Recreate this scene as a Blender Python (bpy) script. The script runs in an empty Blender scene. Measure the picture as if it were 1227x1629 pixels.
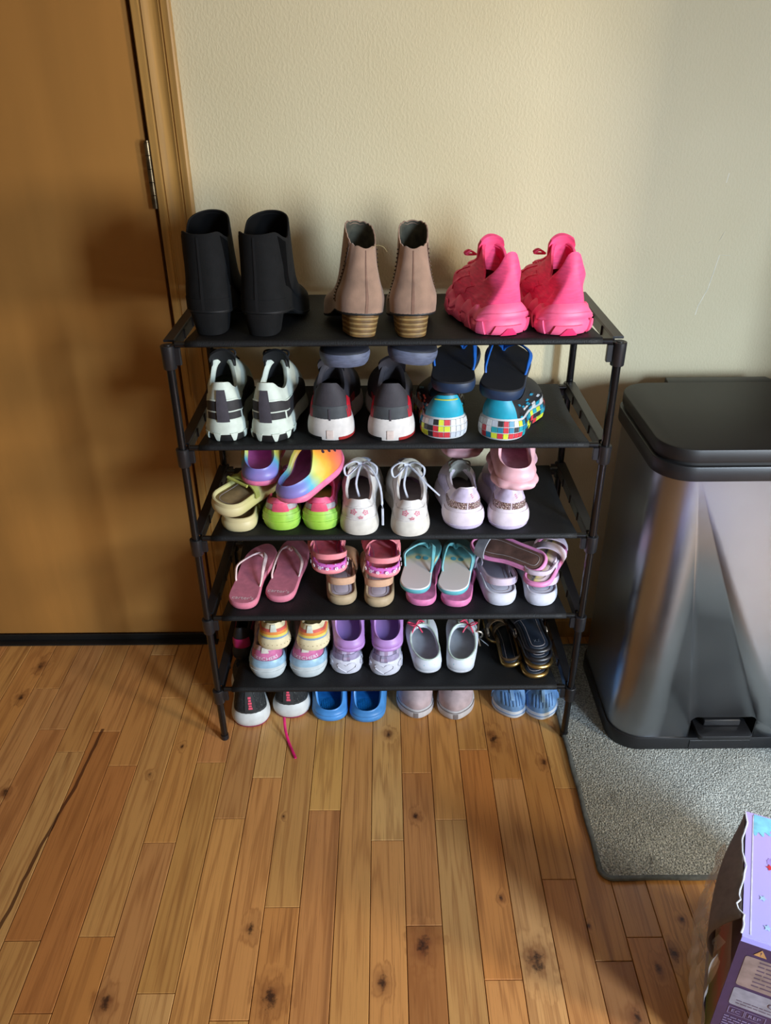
import bpy, math, random
from mathutils import Vector, Matrix
R = math.radians
PI = math.pi
random.seed(7)
SC = bpy.context.scene
COL = SC.collection

# ---------------------------------------------------------------- camera
def make_camera():
    cd = bpy.data.cameras.new('camera')
    cd.sensor_fit = 'VERTICAL'; cd.sensor_height = 36.0; cd.sensor_width = 27.0
    cd.lens = 1266.9 / 1629 * 36
    cd.clip_start = 0.02
    o = bpy.data.objects.new('camera', cd); COL.objects.link(o)
    p, y, r = 0.521768, -0.000227, -0.007954
    cp, sp, cy, sy = math.cos(p), math.sin(p), math.cos(y), math.sin(y)
    fwd = Vector((-sy*cp, cy*cp, -sp)); rt = Vector((cy, sy, 0)); up = rt.cross(fwd)
    cr, sr = math.cos(r), math.sin(r)
    X = cr*rt + sr*up; Y = -sr*rt + cr*up; Z = -fwd
    m = Matrix((X, Y, Z)).transposed().to_4x4(); m.translation = Vector((0.35426, -1.26467, 1.29342))
    o.matrix_world = m
    SC.camera = o
make_camera()

# ---------------------------------------------------------------- world, lights, exposure
SC.view_settings.view_transform = 'Standard'
SC.view_settings.look = 'None'
SC.view_settings.gamma = 1.0
SC.view_settings.use_curve_mapping = False
SC.view_settings.exposure = -0.12
wd = bpy.data.worlds.new('world'); SC.world = wd; wd.use_nodes = True
wd.node_tree.nodes['Background'].inputs[0].default_value = (0.75, 0.87, 1.0, 1)
wd.node_tree.nodes['Background'].inputs[1].default_value = 0.35
def area(name, loc, target, sx, sy, power, color):
    ld = bpy.data.lights.new(name, 'AREA'); ld.shape = 'RECTANGLE'; ld.size = sx; ld.size_y = sy
    ld.energy = power; ld.color = color
    o = bpy.data.objects.new(name, ld); COL.objects.link(o); o.location = loc
    d = Vector(target) - Vector(loc)
    o.rotation_euler = d.to_track_quat('-Z', 'Y').to_euler()
    return o
wl = area('window_light', (2.05, -2.1, 1.12), (0.70, -0.05, 0.35), 0.34, 1.1, 26, (0.66, 0.82, 1.0))
wl.data.spread = R(84)
area('side_window_light', (2.40, -1.40, 1.02), (0.2, 0.3, 1.1), 0.24, 0.45, 42, (1.0, 0.90, 0.74))
area('ceiling_bounce_light', (0.2, -1.9, 2.3), (0.3, 0.0, 0.4), 1.6, 1.6, 3.2, (1.0, 0.93, 0.82))

# ---------------------------------------------------------------- materials
def lin(c):
    c = c/255.0
    return c/12.92 if c <= 0.04045 else ((c+0.055)/1.055)**2.4
def rgb(c): return (lin(c[0]), lin(c[1]), lin(c[2]), 1)
MATS = {}
class NT:
    def __init__(s, m): s.t = m.node_tree; s.b = s.t.nodes['Principled BSDF']
    def n(s, typ, **kw):
        x = s.t.nodes.new(typ)
        for k, v in kw.items():
            if k.startswith('i_'): x.inputs[int(k[2:])].default_value = v
            else: setattr(x, k, v)
        return x
    def l(s, a, b): s.t.links.new(a, b)
    def ramp(s, fac, stops, interp='LINEAR'):
        r = s.n('ShaderNodeValToRGB'); r.color_ramp.interpolation = interp
        el = r.color_ramp.elements
        while len(el) < len(stops): el.new(0.5)
        for e, (p, c) in zip(el, stops): e.position = p; e.color = rgb(c)
        s.l(fac, r.inputs[0]); return r.outputs[0]
    def coord(s, scale=(1, 1, 1), loc=(0, 0, 0)):
        tc = s.n('ShaderNodeTexCoord'); mp = s.n('ShaderNodeMapping')
        mp.inputs['Scale'].default_value = scale; mp.inputs['Location'].default_value = loc
        s.l(tc.outputs['Object'], mp.inputs[0]); return mp.outputs[0]
    def noise(s, vec, scale, detail=3, rough=.5):
        x = s.n('ShaderNodeTexNoise'); x.inputs['Scale'].default_value = scale
        x.inputs['Detail'].default_value = detail; x.inputs['Roughness'].default_value = rough
        s.l(vec, x.inputs['Vector']); return x.outputs['Fac']
    def bump(s, h, strength, dist=.002):
        b = s.n('ShaderNodeBump'); b.inputs['Strength'].default_value = strength; b.inputs['Distance'].default_value = dist
        s.l(h, b.inputs['Height']); s.l(b.outputs[0], s.b.inputs['Normal']); return b
    def mix(s, fac, a, b, mode='MIX'):
        x = s.n('ShaderNodeMix', data_type='RGBA', blend_type=mode)
        if isinstance(fac, (int, float)): x.inputs[0].default_value = fac
        else: s.l(fac, x.inputs[0])
        for i, v in ((6, a), (7, b)):
            if isinstance(v, tuple): x.inputs[i].default_value = v
            else: s.l(v, x.inputs[i])
        return x.outputs[2]
    def m(s, op, a, b=None, c=None):
        x = s.n('ShaderNodeMath', operation=op)
        for i, v in enumerate((a, b, c)):
            if v is None: continue
            if isinstance(v, (int, float)): x.inputs[i].default_value = v
            else: s.l(v, x.inputs[i])
        return x.outputs[0]

def M(c, rough=.6, metal=0, bs=0, bst=.3, var=.12, vs=60, sheen=0, stretch=(1, 1, 1), key=None, dist=.0008, spec=.5):
    """plain material: base colour with faint wear noise and a fine bump"""
    k = key or (tuple(c), rough, metal, bs, bst, var, vs, sheen, stretch, dist)
    if k in MATS: return MATS[k]
    m = bpy.data.materials.new('mat_%d' % len(MATS)); m.use_nodes = True; t = NT(m)
    v = t.coord(stretch)
    n = t.noise(v, vs, 3)
    d = tuple(max(0, x*(1-var)) for x in c); e = tuple(min(255, x*(1+var*.5)+1) for x in c)
    t.l(t.ramp(n, [(.3, d), (.7, e)]), t.b.inputs['Base Color'])
    t.b.inputs['Roughness'].default_value = rough; t.b.inputs['Metallic'].default_value = metal
    t.b.inputs['Specular IOR Level'].default_value = spec
    if sheen: t.b.inputs['Sheen Weight'].default_value = sheen; t.b.inputs['Sheen Roughness'].default_value = .5
    if bs: t.bump(t.noise(v, bs, 2), bst, dist)
    MATS[k] = m; return m
def ramp_mat(key, axis, lo, hi, stops, rough=.45, bs=0, bst=.2, interp='LINEAR', wob=.0):
    """colour bands along an object axis (printed or moulded colours)"""
    if key in MATS: return MATS[key]
    m = bpy.data.materials.new(key); m.use_nodes = True; t = NT(m)
    tc = t.n('ShaderNodeTexCoord'); sx = t.n('ShaderNodeSeparateXYZ'); t.l(tc.outputs['Object'], sx.inputs[0])
    f = t.m('DIVIDE', t.m('SUBTRACT', sx.outputs[axis], lo), hi-lo)
    if wob: f = t.m('ADD', f, t.m('MULTIPLY', t.m('SUBTRACT', t.noise(tc.outputs['Object'], 25), .5), wob))
    t.l(t.ramp(f, stops, interp), t.b.inputs['Base Color']); t.b.inputs['Roughness'].default_value = rough
    if bs: t.bump(t.noise(tc.outputs['Object'], bs), bst, .001)
    MATS[key] = m; return m
def spots_mat(key, base, spots, scale, size=.35, rough=.5, stretch=(1, 1, 1)):
    if key in MATS: return MATS[key]
    m = bpy.data.materials.new(key); m.use_nodes = True; t = NT(m)
    v = t.coord(stretch); vo = t.n('ShaderNodeTexVoronoi'); vo.inputs['Scale'].default_value = scale; t.l(v, vo.inputs['Vector'])
    f = t.m('LESS_THAN', vo.outputs['Distance'], size)
    sx = t.n('ShaderNodeSeparateXYZ'); t.l(vo.outputs['Color'], sx.inputs[0])
    stops = [(i/len(spots), c) for i, c in enumerate(spots)]
    col = t.ramp(sx.outputs[0], stops, 'CONSTANT')
    t.l(t.mix(f, rgb(base), col), t.b.inputs['Base Color']); t.b.inputs['Roughness'].default_value = rough
    MATS[key] = m; return m
def glitter():
    if 'glitter' in MATS: return MATS['glitter']
    m = bpy.data.materials.new('glitter'); m.use_nodes = True; t = NT(m)
    v = t.coord(); vo = t.n('ShaderNodeTexVoronoi'); vo.inputs['Scale'].default_value = 700; t.l(v, vo.inputs['Vector'])
    sx = t.n('ShaderNodeSeparateXYZ'); t.l(vo.outputs['Color'], sx.inputs[0])
    t.l(t.ramp(sx.outputs[0], [(0, (84, 62, 60)), (.35, (150, 122, 112)), (.7, (180, 150, 160)), (.9, (245, 235, 228))], 'CONSTANT'), t.b.inputs['Base Color'])
    t.b.inputs['Metallic'].default_value = .4; t.b.inputs['Roughness'].default_value = .4
    t.bump(sx.outputs[1], .5, .0006); MATS['glitter'] = m; return m
def knit_black():
    if 'knit' in MATS: return MATS['knit']
    m = bpy.data.materials.new('knit'); m.use_nodes = True; t = NT(m)
    v = t.coord((1, 1, .28)); n = t.noise(v, 420, 4, .7)
    t.l(t.ramp(n, [(.42, (20, 22, 25)), (.6, (34, 38, 40)), (.68, (105, 112, 108))]), t.b.inputs['Base Color'])
    t.b.inputs['Roughness'].default_value = .85; t.bump(n, .5, .001); MATS['knit'] = m; return m

# ---------------------------------------------------------------- mesh helpers
def mesh(name, V, F, mats, parent=None, smooth=True, fm=None, angle=40):
    me = bpy.data.meshes.new(name); me.from_pydata([tuple(v) for v in V], [], F)
    if not isinstance(mats, (list, tuple)): mats = [mats]
    for m in mats: me.materials.append(m)
    if fm:
        me.polygons.foreach_set('material_index', fm)
    if smooth:
        me.polygons.foreach_set('use_smooth', [True]*len(me.polygons))
        me.set_sharp_from_angle(angle=R(angle))
    me.update()
    o = bpy.data.objects.new(name, me); COL.objects.link(o)
    if parent: o.parent = parent
    return o
class MB:
    def __init__(s): s.V = []; s.F = []; s.fm = []
    def add(s, V, F, mi=0):
        b = len(s.V); s.V += [tuple(v) for v in V]; s.F += [[i+b for i in f] for f in F]; s.fm += [mi]*len(F); return s
    def box(s, a, b, mi=0, M4=None, ch=0):
        x0, y0, z0 = a; x1, y1, z1 = b
        if ch:
            V = []
            c = ch
            for z, i in ((z0, c), (z0+c, 0), (z1-c, 0), (z1, c)):
                X0, X1, Y0, Y1 = x0+i, x1-i, y0+i, y1-i; k = c*.6 if i == 0 else c*.2
                V += [(X0+k, Y0, z), (X1-k, Y0, z), (X1, Y0+k, z), (X1, Y1-k, z), (X1-k, Y1, z), (X0+k, Y1, z), (X0, Y1-k, z), (X0, Y0+k, z)]
            F = [list(range(7, -1, -1)), list(range(24, 32))]
            for r in range(3):
                for i in range(8): j = (i+1) % 8; F.append([r*8+i, r*8+j, r*8+8+j, r*8+8+i])
        else:
            V = [(x0, y0, z0), (x1, y0, z0), (x1, y1, z0), (x0, y1, z0), (x0, y0, z1), (x1, y0, z1), (x1, y1, z1), (x0, y1, z1)]
            F = [[3, 2, 1, 0], [4, 5, 6, 7], [0, 1, 5, 4], [1, 2, 6, 5], [2, 3, 7, 6], [3, 0, 4, 7]]
        if M4: V = [M4 @ Vector(v) for v in V]
        return s.add(V, F, mi)
    def tube(s, pts, r, n=8, mi=0, cap=True, flat=1.0):
        pts = [Vector(p) for p in pts]; V = []; F = []
        k = len(pts); up = Vector((0, 0, 1))
        for i, p in enumerate(pts):
            t = (pts[min(i+1, k-1)] - pts[max(i-1, 0)]).normalized()
            if abs(t.dot(up)) > .95: up2 = Vector((0, 1, 0))
            else: up2 = up
            a = t.cross(up2).normalized(); b = a.cross(t)
            rr = r[i] if isinstance(r, (list, tuple)) else r
            for j in range(n):
                w = 2*PI*j/n; V.append(p + a*rr*math.cos(w) + b*rr*math.sin(w)*flat)
        for i in range(k-1):
            for j in range(n):
                q = (j+1) % n; F.append([i*n+j, i*n+q, (i+1)*n+q, (i+1)*n+j])
        if cap: F += [list(range(n-1, -1, -1)), [(k-1)*n+j for j in range(n)]]
        return s.add(V, F, mi)
    def prism(s, outline, z0, z1, ch=0, mi=0):
        n = len(outline); V = []; c = sum(p[0] for p in outline)/n, sum(p[1] for p in outline)/n
        lv = [(z0, 0), (z1, 0)] if not ch else [(z0, ch), (z0+ch*.3, ch*.3), (z0+ch, 0), (z1-ch, 0), (z1-ch*.3, ch*.3), (z1, ch)]
        nr = []
        for i in range(n):
            a = Vector(outline[i-1]); b = Vector(outline[(i+1) % n]); d = (b-a); d = Vector((d.y, -d.x)); nr.append(d.normalized())
        for z, i_ in lv: V += [(p[0]-q.x*i_, p[1]-q.y*i_, z) for p, q in zip(outline, nr)]
        F = [list(range(n-1, -1, -1)), [(len(lv)-1)*n+i for i in range(n)]]
        for r in range(len(lv)-1):
            for i in range(n): j = (i+1) % n; F.append([r*n+i, r*n+j, (r+1)*n+j, (r+1)*n+i])
        return s.add(V, F, mi)
    def build(s, name, mats, parent=None, smooth=True, angle=40): return mesh(name, s.V, s.F, mats, parent, smooth, s.fm, angle)
def rrect(x0, y0, x1, y1, r, k=6):
    out = []
    for cx, cy, a in ((x1-r, y0+r, -90), (x1-r, y1-r, 0), (x0+r, y1-r, 90), (x0+r, y0+r, 180)):
        for i in range(k+1):
            w = R(a+90*i/k); out.append((cx+r*math.cos(w), cy+r*math.sin(w)))
    return out
def catmull(P, k=6):
    P = [Vector(p) for p in P]; o = []
    for i in range(len(P)-1):
        a, b, c, d = P[max(i-1, 0)], P[i], P[i+1], P[min(i+2, len(P)-1)]
        for j in range(k):
            t = j/k
            o.append(.5*((2*b)+(c-a)*t+(2*a-5*b+4*c-d)*t*t+(3*b-a-3*c+d)*t**3))
    o.append(P[-1]); return o
def it(tab, x, k=1):
    """smooth table lookup; rows (x, a, b...)"""
    n = len(tab)
    if x <= tab[0][0]: return tab[0][k]
    if x >= tab[-1][0]: return tab[-1][k]
    for i in range(n-1):
        if x <= tab[i+1][0]: break
    x0, x1 = tab[i][0], tab[i+1][0]; h = x1-x0; t = (x-x0)/h
    def sl(j):
        if j <= 0 or j >= n-1:
            a = min(max(j, 0), n-2) if j <= 0 else n-2
            return (tab[a+1][k]-tab[a][k])/(tab[a+1][0]-tab[a][0])
        d0 = (tab[j][k]-tab[j-1][k])/(tab[j][0]-tab[j-1][0]); d1 = (tab[j+1][k]-tab[j][k])/(tab[j+1][0]-tab[j][0])
        return 0 if d0*d1 <= 0 else 2*d0*d1/(d0+d1)
    m0, m1 = sl(i)*h, sl(i+1)*h; a, b = tab[i][k], tab[i+1][k]
    return (2*t**3-3*t*t+1)*a+(t**3-2*t*t+t)*m0+(-2*t**3+3*t*t)*b+(t**3-t*t)*m1
def ss(a, b, x):
    t = min(1, max(0, (x-a)/(b-a))); return t*t*(3-2*t)
def thing(name, label, cat, group=None):
    o = bpy.data.objects.new(name, None); COL.objects.link(o); o.empty_display_size = .05
    o['label'] = label; o['category'] = cat
    if group: o['group'] = group
    return o
def struct(o): o['kind'] = 'structure'; return o
def text_pts(s, size):
    c = bpy.data.curves.new('t', 'FONT'); c.body = s; c.size = size; c.align_x = 'CENTER'; c.align_y = 'CENTER'; c.resolution_u = 2
    o = bpy.data.objects.new('t', c); me = bpy.data.meshes.new_from_object(o)
    V = [v.co.copy() for v in me.vertices]; F = [list(p.vertices) for p in me.polygons]
    bpy.data.objects.remove(o); bpy.data.curves.remove(c); bpy.data.meshes.remove(me); return V, F

# ---------------------------------------------------------------- the shoe kit
# local frame of every shoe: heel at y=0, toe at +y, sole bottom at z=0
class Foot:
    def __init__(s, L, W, side=1, heel=.78, waist=.76, nh=2.2, nt=2.1, toe=.9, bend=.05, hc=.42, tc=1.0):
        s.hc, s.tc = hc, tc
        s.L, s.W, s.side, s.nh, s.nt, s.bend = L, W, side, nh, nt, bend
        s.tab = [(0, heel), (.15, heel), (.4, waist), (.68, 1), (.86, toe), (1, toe*.8)]
    def t(s, u): return (1-math.cos(2*PI*u))/2
    def c(s, t): return s.side*s.W*(s.bend*math.sin(PI*t) - .09*max(0, t-.5)/.5)
    def hw(s, t):
        a = s.hc*s.W/s.L; b = s.tc*s.W/s.L
        if t < a: e = max(0, 1-(1-t/a)**s.nh)**(1/s.nh)
        elif t > 1-b: e = max(0, 1-((t-1+b)/b)**s.nt)**(1/s.nt)
        else: e = 1
        return s.W/2*e*it(s.tab, t)
    def raw(s, u):
        u %= 1; t = s.t(u); g = 1 if u < .5 else -1
        return Vector((s.c(t)+g*s.hw(t), s.L*t))
    def P(s, u, o=0):
        p = s.raw(u)
        if o:
            d = s.raw(u+.012)-s.raw(u-.012); n = Vector((d.y, -d.x)).normalized(); p = p+n*o
        return p
def fn(z): return z if callable(z) else (lambda t, z=z: z)
def ring_caps(N, base, flip):
    F = []
    for i in range(N//2):
        a, b, c, d = i, i+1, (N-i-1) % N, (N-i) % N
        q = [base+x for x in dict.fromkeys((a, b, c, d))]
        F.append(q[::-1] if flip else q)
    return F
def sole(F_, name, zb, zt, mats, parent, o0=0, o1=0, bulge=.002, rows=5, N=56, off=None, fmat=None, top=True, angle=40):
    zb, zt = fn(zb), fn(zt); V = []; F = []; fm = []
    for r in range(rows+1):
        q = r/rows
        for i in range(N):
            u = i/N; t = F_.t(u)
            o = o0+(o1-o0)*q+bulge*math.sin(PI*q)**.6 + (off(u, q) if off else 0)
            p = F_.P(u, o); V.append((p.x, p.y, zb(t)+(zt(t)-zb(t))*q))
    for r in range(rows):
        for i in range(N):
            j = (i+1) % N; F.append([r*N+i, r*N+j, (r+1)*N+j, (r+1)*N+i]); fm.append(fmat(i/N, (r+.5)/rows) if fmat else 0)
    c = ring_caps(N, 0, True); F += c; fm += [0]*len(c)
    if top: c = ring_caps(N, rows*N, False); F += c; fm += [0]*len(c)
    return mesh(name, V, F, mats, parent, fm=fm, angle=angle)
SNEAK = [(0, 0, 0), (.12, .02, .24), (.25, .10, .42), (.5, .40, .66), (.75, .73, .86), (1, 1, 1)]
BOOT = [(0, 0, 0), (.1, .015, .09), (.2, .10, .17), (.35, .38, .24), (.5, .68, .33), (.65, .87, .47), (.8, .95, .70), (1, 1, 1)]
HEEL = [(0, 0, 0), (.5, .45, .5), (1, 1, 1)]
class Upper:
    def __init__(s, F, zb, zc, t0=.03, t1=.5, w=.32, ins=.003, toe=SNEAK, heel=HEEL, bulge=.004, nc=2.2, dx=0, m0=.12, m1=.62):
        s.F, s.zb, s.zc, s.t0, s.t1, s.w, s.ins, s.toe, s.heel, s.bulge, s.nc, s.dx = F, fn(zb), fn(zc), t0, t1, w, ins, toe, heel, bulge, nc, dx
        s.m0, s.m1 = m0, m1
    def S(s, u, v):
        F = s.F; u %= 1; g = 1 if u < .5 else -1; t = F.t(u)
        b = F.P(u, -s.ins); zb = s.zb(t)
        tc = s.t0+(s.t1-s.t0)*t; e = max(0, 1-abs(2*t-1)**s.nc)**(1/s.nc)
        cx = F.c(tc)+s.dx+g*s.w*F.W*e; cy = F.L*tc; zc = s.zc(t)
        m = ss(s.m0, s.m1, t)
        h = (1-m)*it(s.heel, v)+m*it(s.toe, v); z = (1-m)*it(s.heel, v, 2)+m*it(s.toe, v, 2)
        p = Vector((b.x+(cx-b.x)*h, b.y+(cy-b.y)*h, zb+(zc-zb)*z))
        if s.bulge:
            d = F.P(u, .01)-F.raw(u); bl = s.bulge*math.sin(PI*min(1, v))*100
            p.x += d.x*bl; p.y += d.y*bl
        return p
    def n(s, u, v):
        e = .012; v0, v1 = max(0, v-.02), min(1, v+.02)
        a = s.S(u+e, v)-s.S(u-e, v); b = s.S(u, v1)-s.S(u, v0)
        k = a.cross(b)
        return k.normalized() if k.length > 1e-12 else Vector((0, 0, 1))
    def build(s, mats, parent, th=.003, N=56, nv=13, name='upper', lining=None, insole=None, fmat=None, lv=.1):
        V = []; F = []; fm = []
        rows = [(v/nv, 0, 0) for v in range(nv+1)]
        for v, *_ in rows:
            for i in range(N): V.append(s.S(i/N, v))
        top = [(s.S(i/N, 1), s.n(i/N, 1)) for i in range(N)]
        for p, n in top: V.append(p-n*th*.15+Vector((0, 0, th*.45)))
        for p, n in top: V.append(p-n*th*.85+Vector((0, 0, th*.45)))
        for p, n in top: V.append(p-n*th)
        for p, n in top: V.append(p-n*th-Vector((0, 0, .004)))
        nr = nv+5
        for r in range(nr-1):
            for i in range(N):
                j = (i+1) % N; F.append([r*N+i, r*N+j, (r+1)*N+j, (r+1)*N+i]); fm.append(fmat(i/N, min(1, (r+.5)/nv)) if fmat else 0)
        o = mesh(name, V, F, mats, parent, fm=fm, angle=60)
        # inside
        V = []; F = []; k = 8
        for r in range(k+1):
            v = 1-(1-lv)*r/k
            for i in range(N):
                p = s.S(i/N, v)-s.n(i/N, v)*(th+.0004)
                if r == k: p.z = s.zb(F_t(i/N))+.003
                V.append(p)
        for r in range(k):
            for i in range(N): j = (i+1) % N; F.append([r*N+i, r*N+j, (r+1)*N+j, (r+1)*N+i])
        if lining: mesh('lining', V, F, lining, parent)
        V2 = V[k*N:]
        mesh('insole', [(v[0], v[1], v[2]+.0005) for v in V2], ring_caps(N, 0, False), insole or lining or mats, parent)
        return o
def F_t(u): return (1-math.cos(2*PI*u))/2
def patch(S, u0, u1, v0, v1, off, mat, name, parent, nu=16, nv=5, taper=None):
    """raised panel on an upper: outer sheet plus a skirt sunk into the surface"""
    v0f, v1f = fn(v0), fn(v1); V = []; F = []
    G = []
    for a in range(-1, nu+2):
        for b in range(-1, nv+2):
            x = min(max(a, 0), nu)/nu; y = min(max(b, 0), nv)/nv
            u = u0+(u1-u0)*x; v = v0f(x)+(v1f(x)-v0f(x))*y
            if taper: u = (u0+u1)/2+(u-(u0+u1)/2)*taper(y)
            edge = a in (-1, nu+1) or b in (-1, nv+1)
            g = S.S(u, v)+S.n(u, v)*(-.0008 if edge else off); g.z = max(g.z, .0004); G.append(g)
    w = nv+3
    for a in range(nu+2):
        for b in range(nv+2): F.append([a*w+b, (a+1)*w+b, (a+1)*w+b+1, a*w+b+1])
    return mesh(name, G, F, mat, parent, angle=50)
class SoleSurf:
    """side wall of a sole as a surface for tiles and marks"""
    def __init__(s, F, zb, zt, o0, o1, bulge): s.F, s.zb, s.zt, s.o0, s.o1, s.bulge = F, fn(zb), fn(zt), o0, o1, bulge
    def S(s, u, v):
        o = s.o0+(s.o1-s.o0)*v+s.bulge*math.sin(PI*min(1, max(0, v)))**.6; p = s.F.P(u, o); t = s.F.t(u)
        return Vector((p.x, p.y, s.zb(t)+(s.zt(t)-s.zb(t))*v))
    n = Upper.n
def marks(S, u0, v0, su, sv, V, F, off, mat, name, parent):
    """flat artwork (x,y in metres-ish) laid on a surface around (u0,v0)"""
    out = []
    for p in V:
        u = u0+p[0]*su; v = v0+p[1]*sv; out.append(S.S(u, v)+S.n(u, v)*off)
    return mesh(name, out, F, mat, parent, smooth=False)
def word(S, s, u0, v0, w_u, h_v, off, mat, parent, name='lettering', arc=0):
    V, F = text_pts(s, 1.0)
    xs = [p.x for p in V]; ys = [p.y for p in V]; W = max(xs)-min(xs); H = max(ys)-min(ys); cx = (max(xs)+min(xs))/2; cy = (max(ys)+min(ys))/2
    V = [((p.x-cx)/W, (p.y-cy)/H - arc*(1-4*((p.x-cx)/W)**2)) for p in V]
    return marks(S, u0, v0, w_u, h_v, V, F, off, mat, name, parent)
def star(n=5, r=1, r2=.45, rot=PI/2):
    V = [(0, 0)]; 
    for i in range(2*n):
        q = r if i % 2 == 0 else r2; V.append((q*math.cos(rot+PI*i/n), q*math.sin(rot+PI*i/n)))
    return V, [[0, 1+i, 1+(i+1) % (2*n)] for i in range(2*n)]
def ribbon(pts, w, th, mat, name, parent, up=None, k=6, taper=None):
    """strap: box section swept along a smooth path; w across, th thick; up = surface normal per point or fixed"""
    P = catmull(pts, k); n = len(P); V = []; F = []
    for i, p in enumerate(P):
        t = (P[min(i+1, n-1)]-P[max(i-1, 0)]).normalized()
        u = Vector(up) if up is not None else Vector((0, 0, 1))
        side = t.cross(u)
        side = side.normalized() if side.length > 1e-6 else Vector((1, 0, 0))
        nn = side.cross(t).normalized(); ww = w*(taper(i/(n-1)) if taper else 1)/2
        for a, b in ((-1, -.5), (-.8, -1), (.8, -1), (1, -.5), (1, .5), (.8, 1), (-.8, 1), (-1, .5)):
            V.append(p+side*a*ww+nn*b*th/2)
    for i in range(n-1):
        for j in range(8): q = (j+1) % 8; F.append([i*8+j, i*8+q, i*8+8+q, i*8+8+j])
    F += [list(range(7, -1, -1)), [(n-1)*8+j for j in range(8)]]
    return mesh(name, V, F, mat, parent, angle=35)
def band(F_, t0, t1, h0, h1, zb, th, mat, name, parent, o=.001, n=18, m=4, pw=.8, skew=0):
    """arched strap over the foot from edge to edge between t0 and t1"""
    def pt(a, b, e):
        w = PI*a; t = t0+(t1-t0)*b + skew*(a-.5); h = h0+(h1-h0)*b; hw = F_.hw(t)+o+e
        return Vector((F_.c(t)+hw*math.cos(w), F_.L*t, zb+(h+e)*max(0, math.sin(w))**pw))
    V = []; F = []
    for e in (0, th):
        for i in range(n+1):
            for j in range(m+1): V.append(pt(i/n, j/m, e))
    K = (n+1)*(m+1)
    for i in range(n):
        for j in range(m):
            a = i*(m+1)+j; F.append([a, a+m+1, a+m+2, a+1]); F.append([K+a, K+a+1, K+a+m+2, K+a+m+1])
    for i in range(n):
        a = i*(m+1); b = a+m+1; F.append([a, K+a, K+b, b]); a += m; b += m; F.append([a, b, K+b, K+a])
    for j in range(m):
        a = j; F.append([a, a+1, K+a+1, K+a]); a = n*(m+1)+j; F.append([a, K+a, K+a+1, a+1])
    return mesh(name, V, F, mat, parent, angle=40)
def heel_strap(F_, z0, z1, te, w, th, mat, name, parent, o=-.002, rise=0, out=0, zend=None):
    """strap round the heel from one side (t=te) to the other; height z between z0..z1 at the heel"""
    pts = []
    ue = math.acos(1-2*te)/(2*PI); n = 12; V = []; F = []
    for i in range(n*2+1):
        a = -1+i/n; u = ue*a; p = F_.P(u, o+out*(1-abs(a))); q = abs(a)**2
        za = z0*(1-q)+(zend if zend is not None else z0)*q; wz = (z1-z0)*(1-.25*q)
        d = (F_.P(u, .01)-F_.raw(u))*100
        for dz, e in ((0, 0), (0, th), (wz*.5, th*1.25), (wz, th), (wz, 0), (wz*.5, 0)): V.append((p.x+d.x*e, p.y+d.y*e, za+dz))
    for i in range(n*2):
        for j in range(6): k = (j+1) % 6; F.append([i*6+j, i*6+6+j, i*6+6+k, i*6+k])
    F += [list(range(6)), [n*2*6+j for j in range(5, -1, -1)]]
    return mesh(name, V, F, mat, parent, angle=40)
def tongue(F_, t0, z0, t1, z1, w, th, mat, parent, bow=.006):
    V = []; F = []; n, m = 8, 6
    for e in (0, th):
        for i in range(n+1):
            for j in range(m+1):
                a = i/n*2-1; b = j/m; t = t0+(t1-t0)*b
                ww = w*(1+.15*b)*(1 if b < .95 else .85)
                V.append((F_.c(t)+a*ww, F_.L*t+e+abs(a)**2*bow*-1, z0+(z1-z0)*b-abs(a)**2*bow*1.2+e*.6+.003*math.sin(PI*b)))
    K = (n+1)*(m+1)
    for i in range(n):
        for j in range(m):
            a = i*(m+1)+j; F.append([a, a+m+1, a+m+2, a+1]); F.append([K+a, K+a+1, K+a+m+2, K+a+m+1])
    for i in range(n):
        a = i*(m+1); b = a+m+1; F.append([a, K+a, K+b, b]); a += m; b += m; F.append([a, b, K+b, K+a])
    for j in range(m):
        a = j; F.append([a, a+1, K+a+1, K+a]); a = n*(m+1)+j; F.append([a, K+a, K+a+1, a+1])
    return mesh('tongue', V, F, mat, parent)
def laces(S, mat, parent, vs=(.5, .6, .7, .8, .9), du=.05, r=.0018, bow=0, F_=None, name='laces'):
    mb = MB()
    for i, v in enumerate(vs):
        for sg in ((1, -1) if i < len(vs)-1 else (1,)):
            v2 = vs[i+1] if (i < len(vs)-1) else v
            pts = []
            for k in range(7):
                a = k/6; u = .5+sg*du*(2*a-1)*(1+.0*i); vv = v+(v2-v)*a*(.6)
                pts.append(S.S(u, min(vv, .98))+S.n(u, min(vv, .98))*(r*.8+.002*math.sin(PI*a)))
            mb.tube(pts, r*1.3, 6, flat=.6)
    if bow:
        c = S.S(.5, .96)+Vector((0, 0, .004))
        for sg in (1, -1):
            mb.tube(catmull([c, c+Vector((sg*.012*bow, -.006, .008*bow)), c+Vector((sg*.024*bow, -.010, .006*bow)), c+Vector((sg*.022*bow, -.014, -.004*bow)), c+Vector((sg*.008, -.004, 0)), c], 5), r*1.2, 6, flat=.7)
            mb.tube(catmull([c, c+Vector((sg*.01*bow, -.01, .003)), c+Vector((sg*.02*bow, -.02*bow, -.006)), c+Vector((sg*.022*bow, -.026*bow, -.020*bow))], 5), r*1.2, 6, flat=.7)
    return mb.build(name, mat, parent)
def put(o, x, y, z, rz=0, rx=0, ry=0):
    o.location = (x, y, z); o.rotation_euler = (R(rx), R(ry), R(rz)); return o
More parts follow.
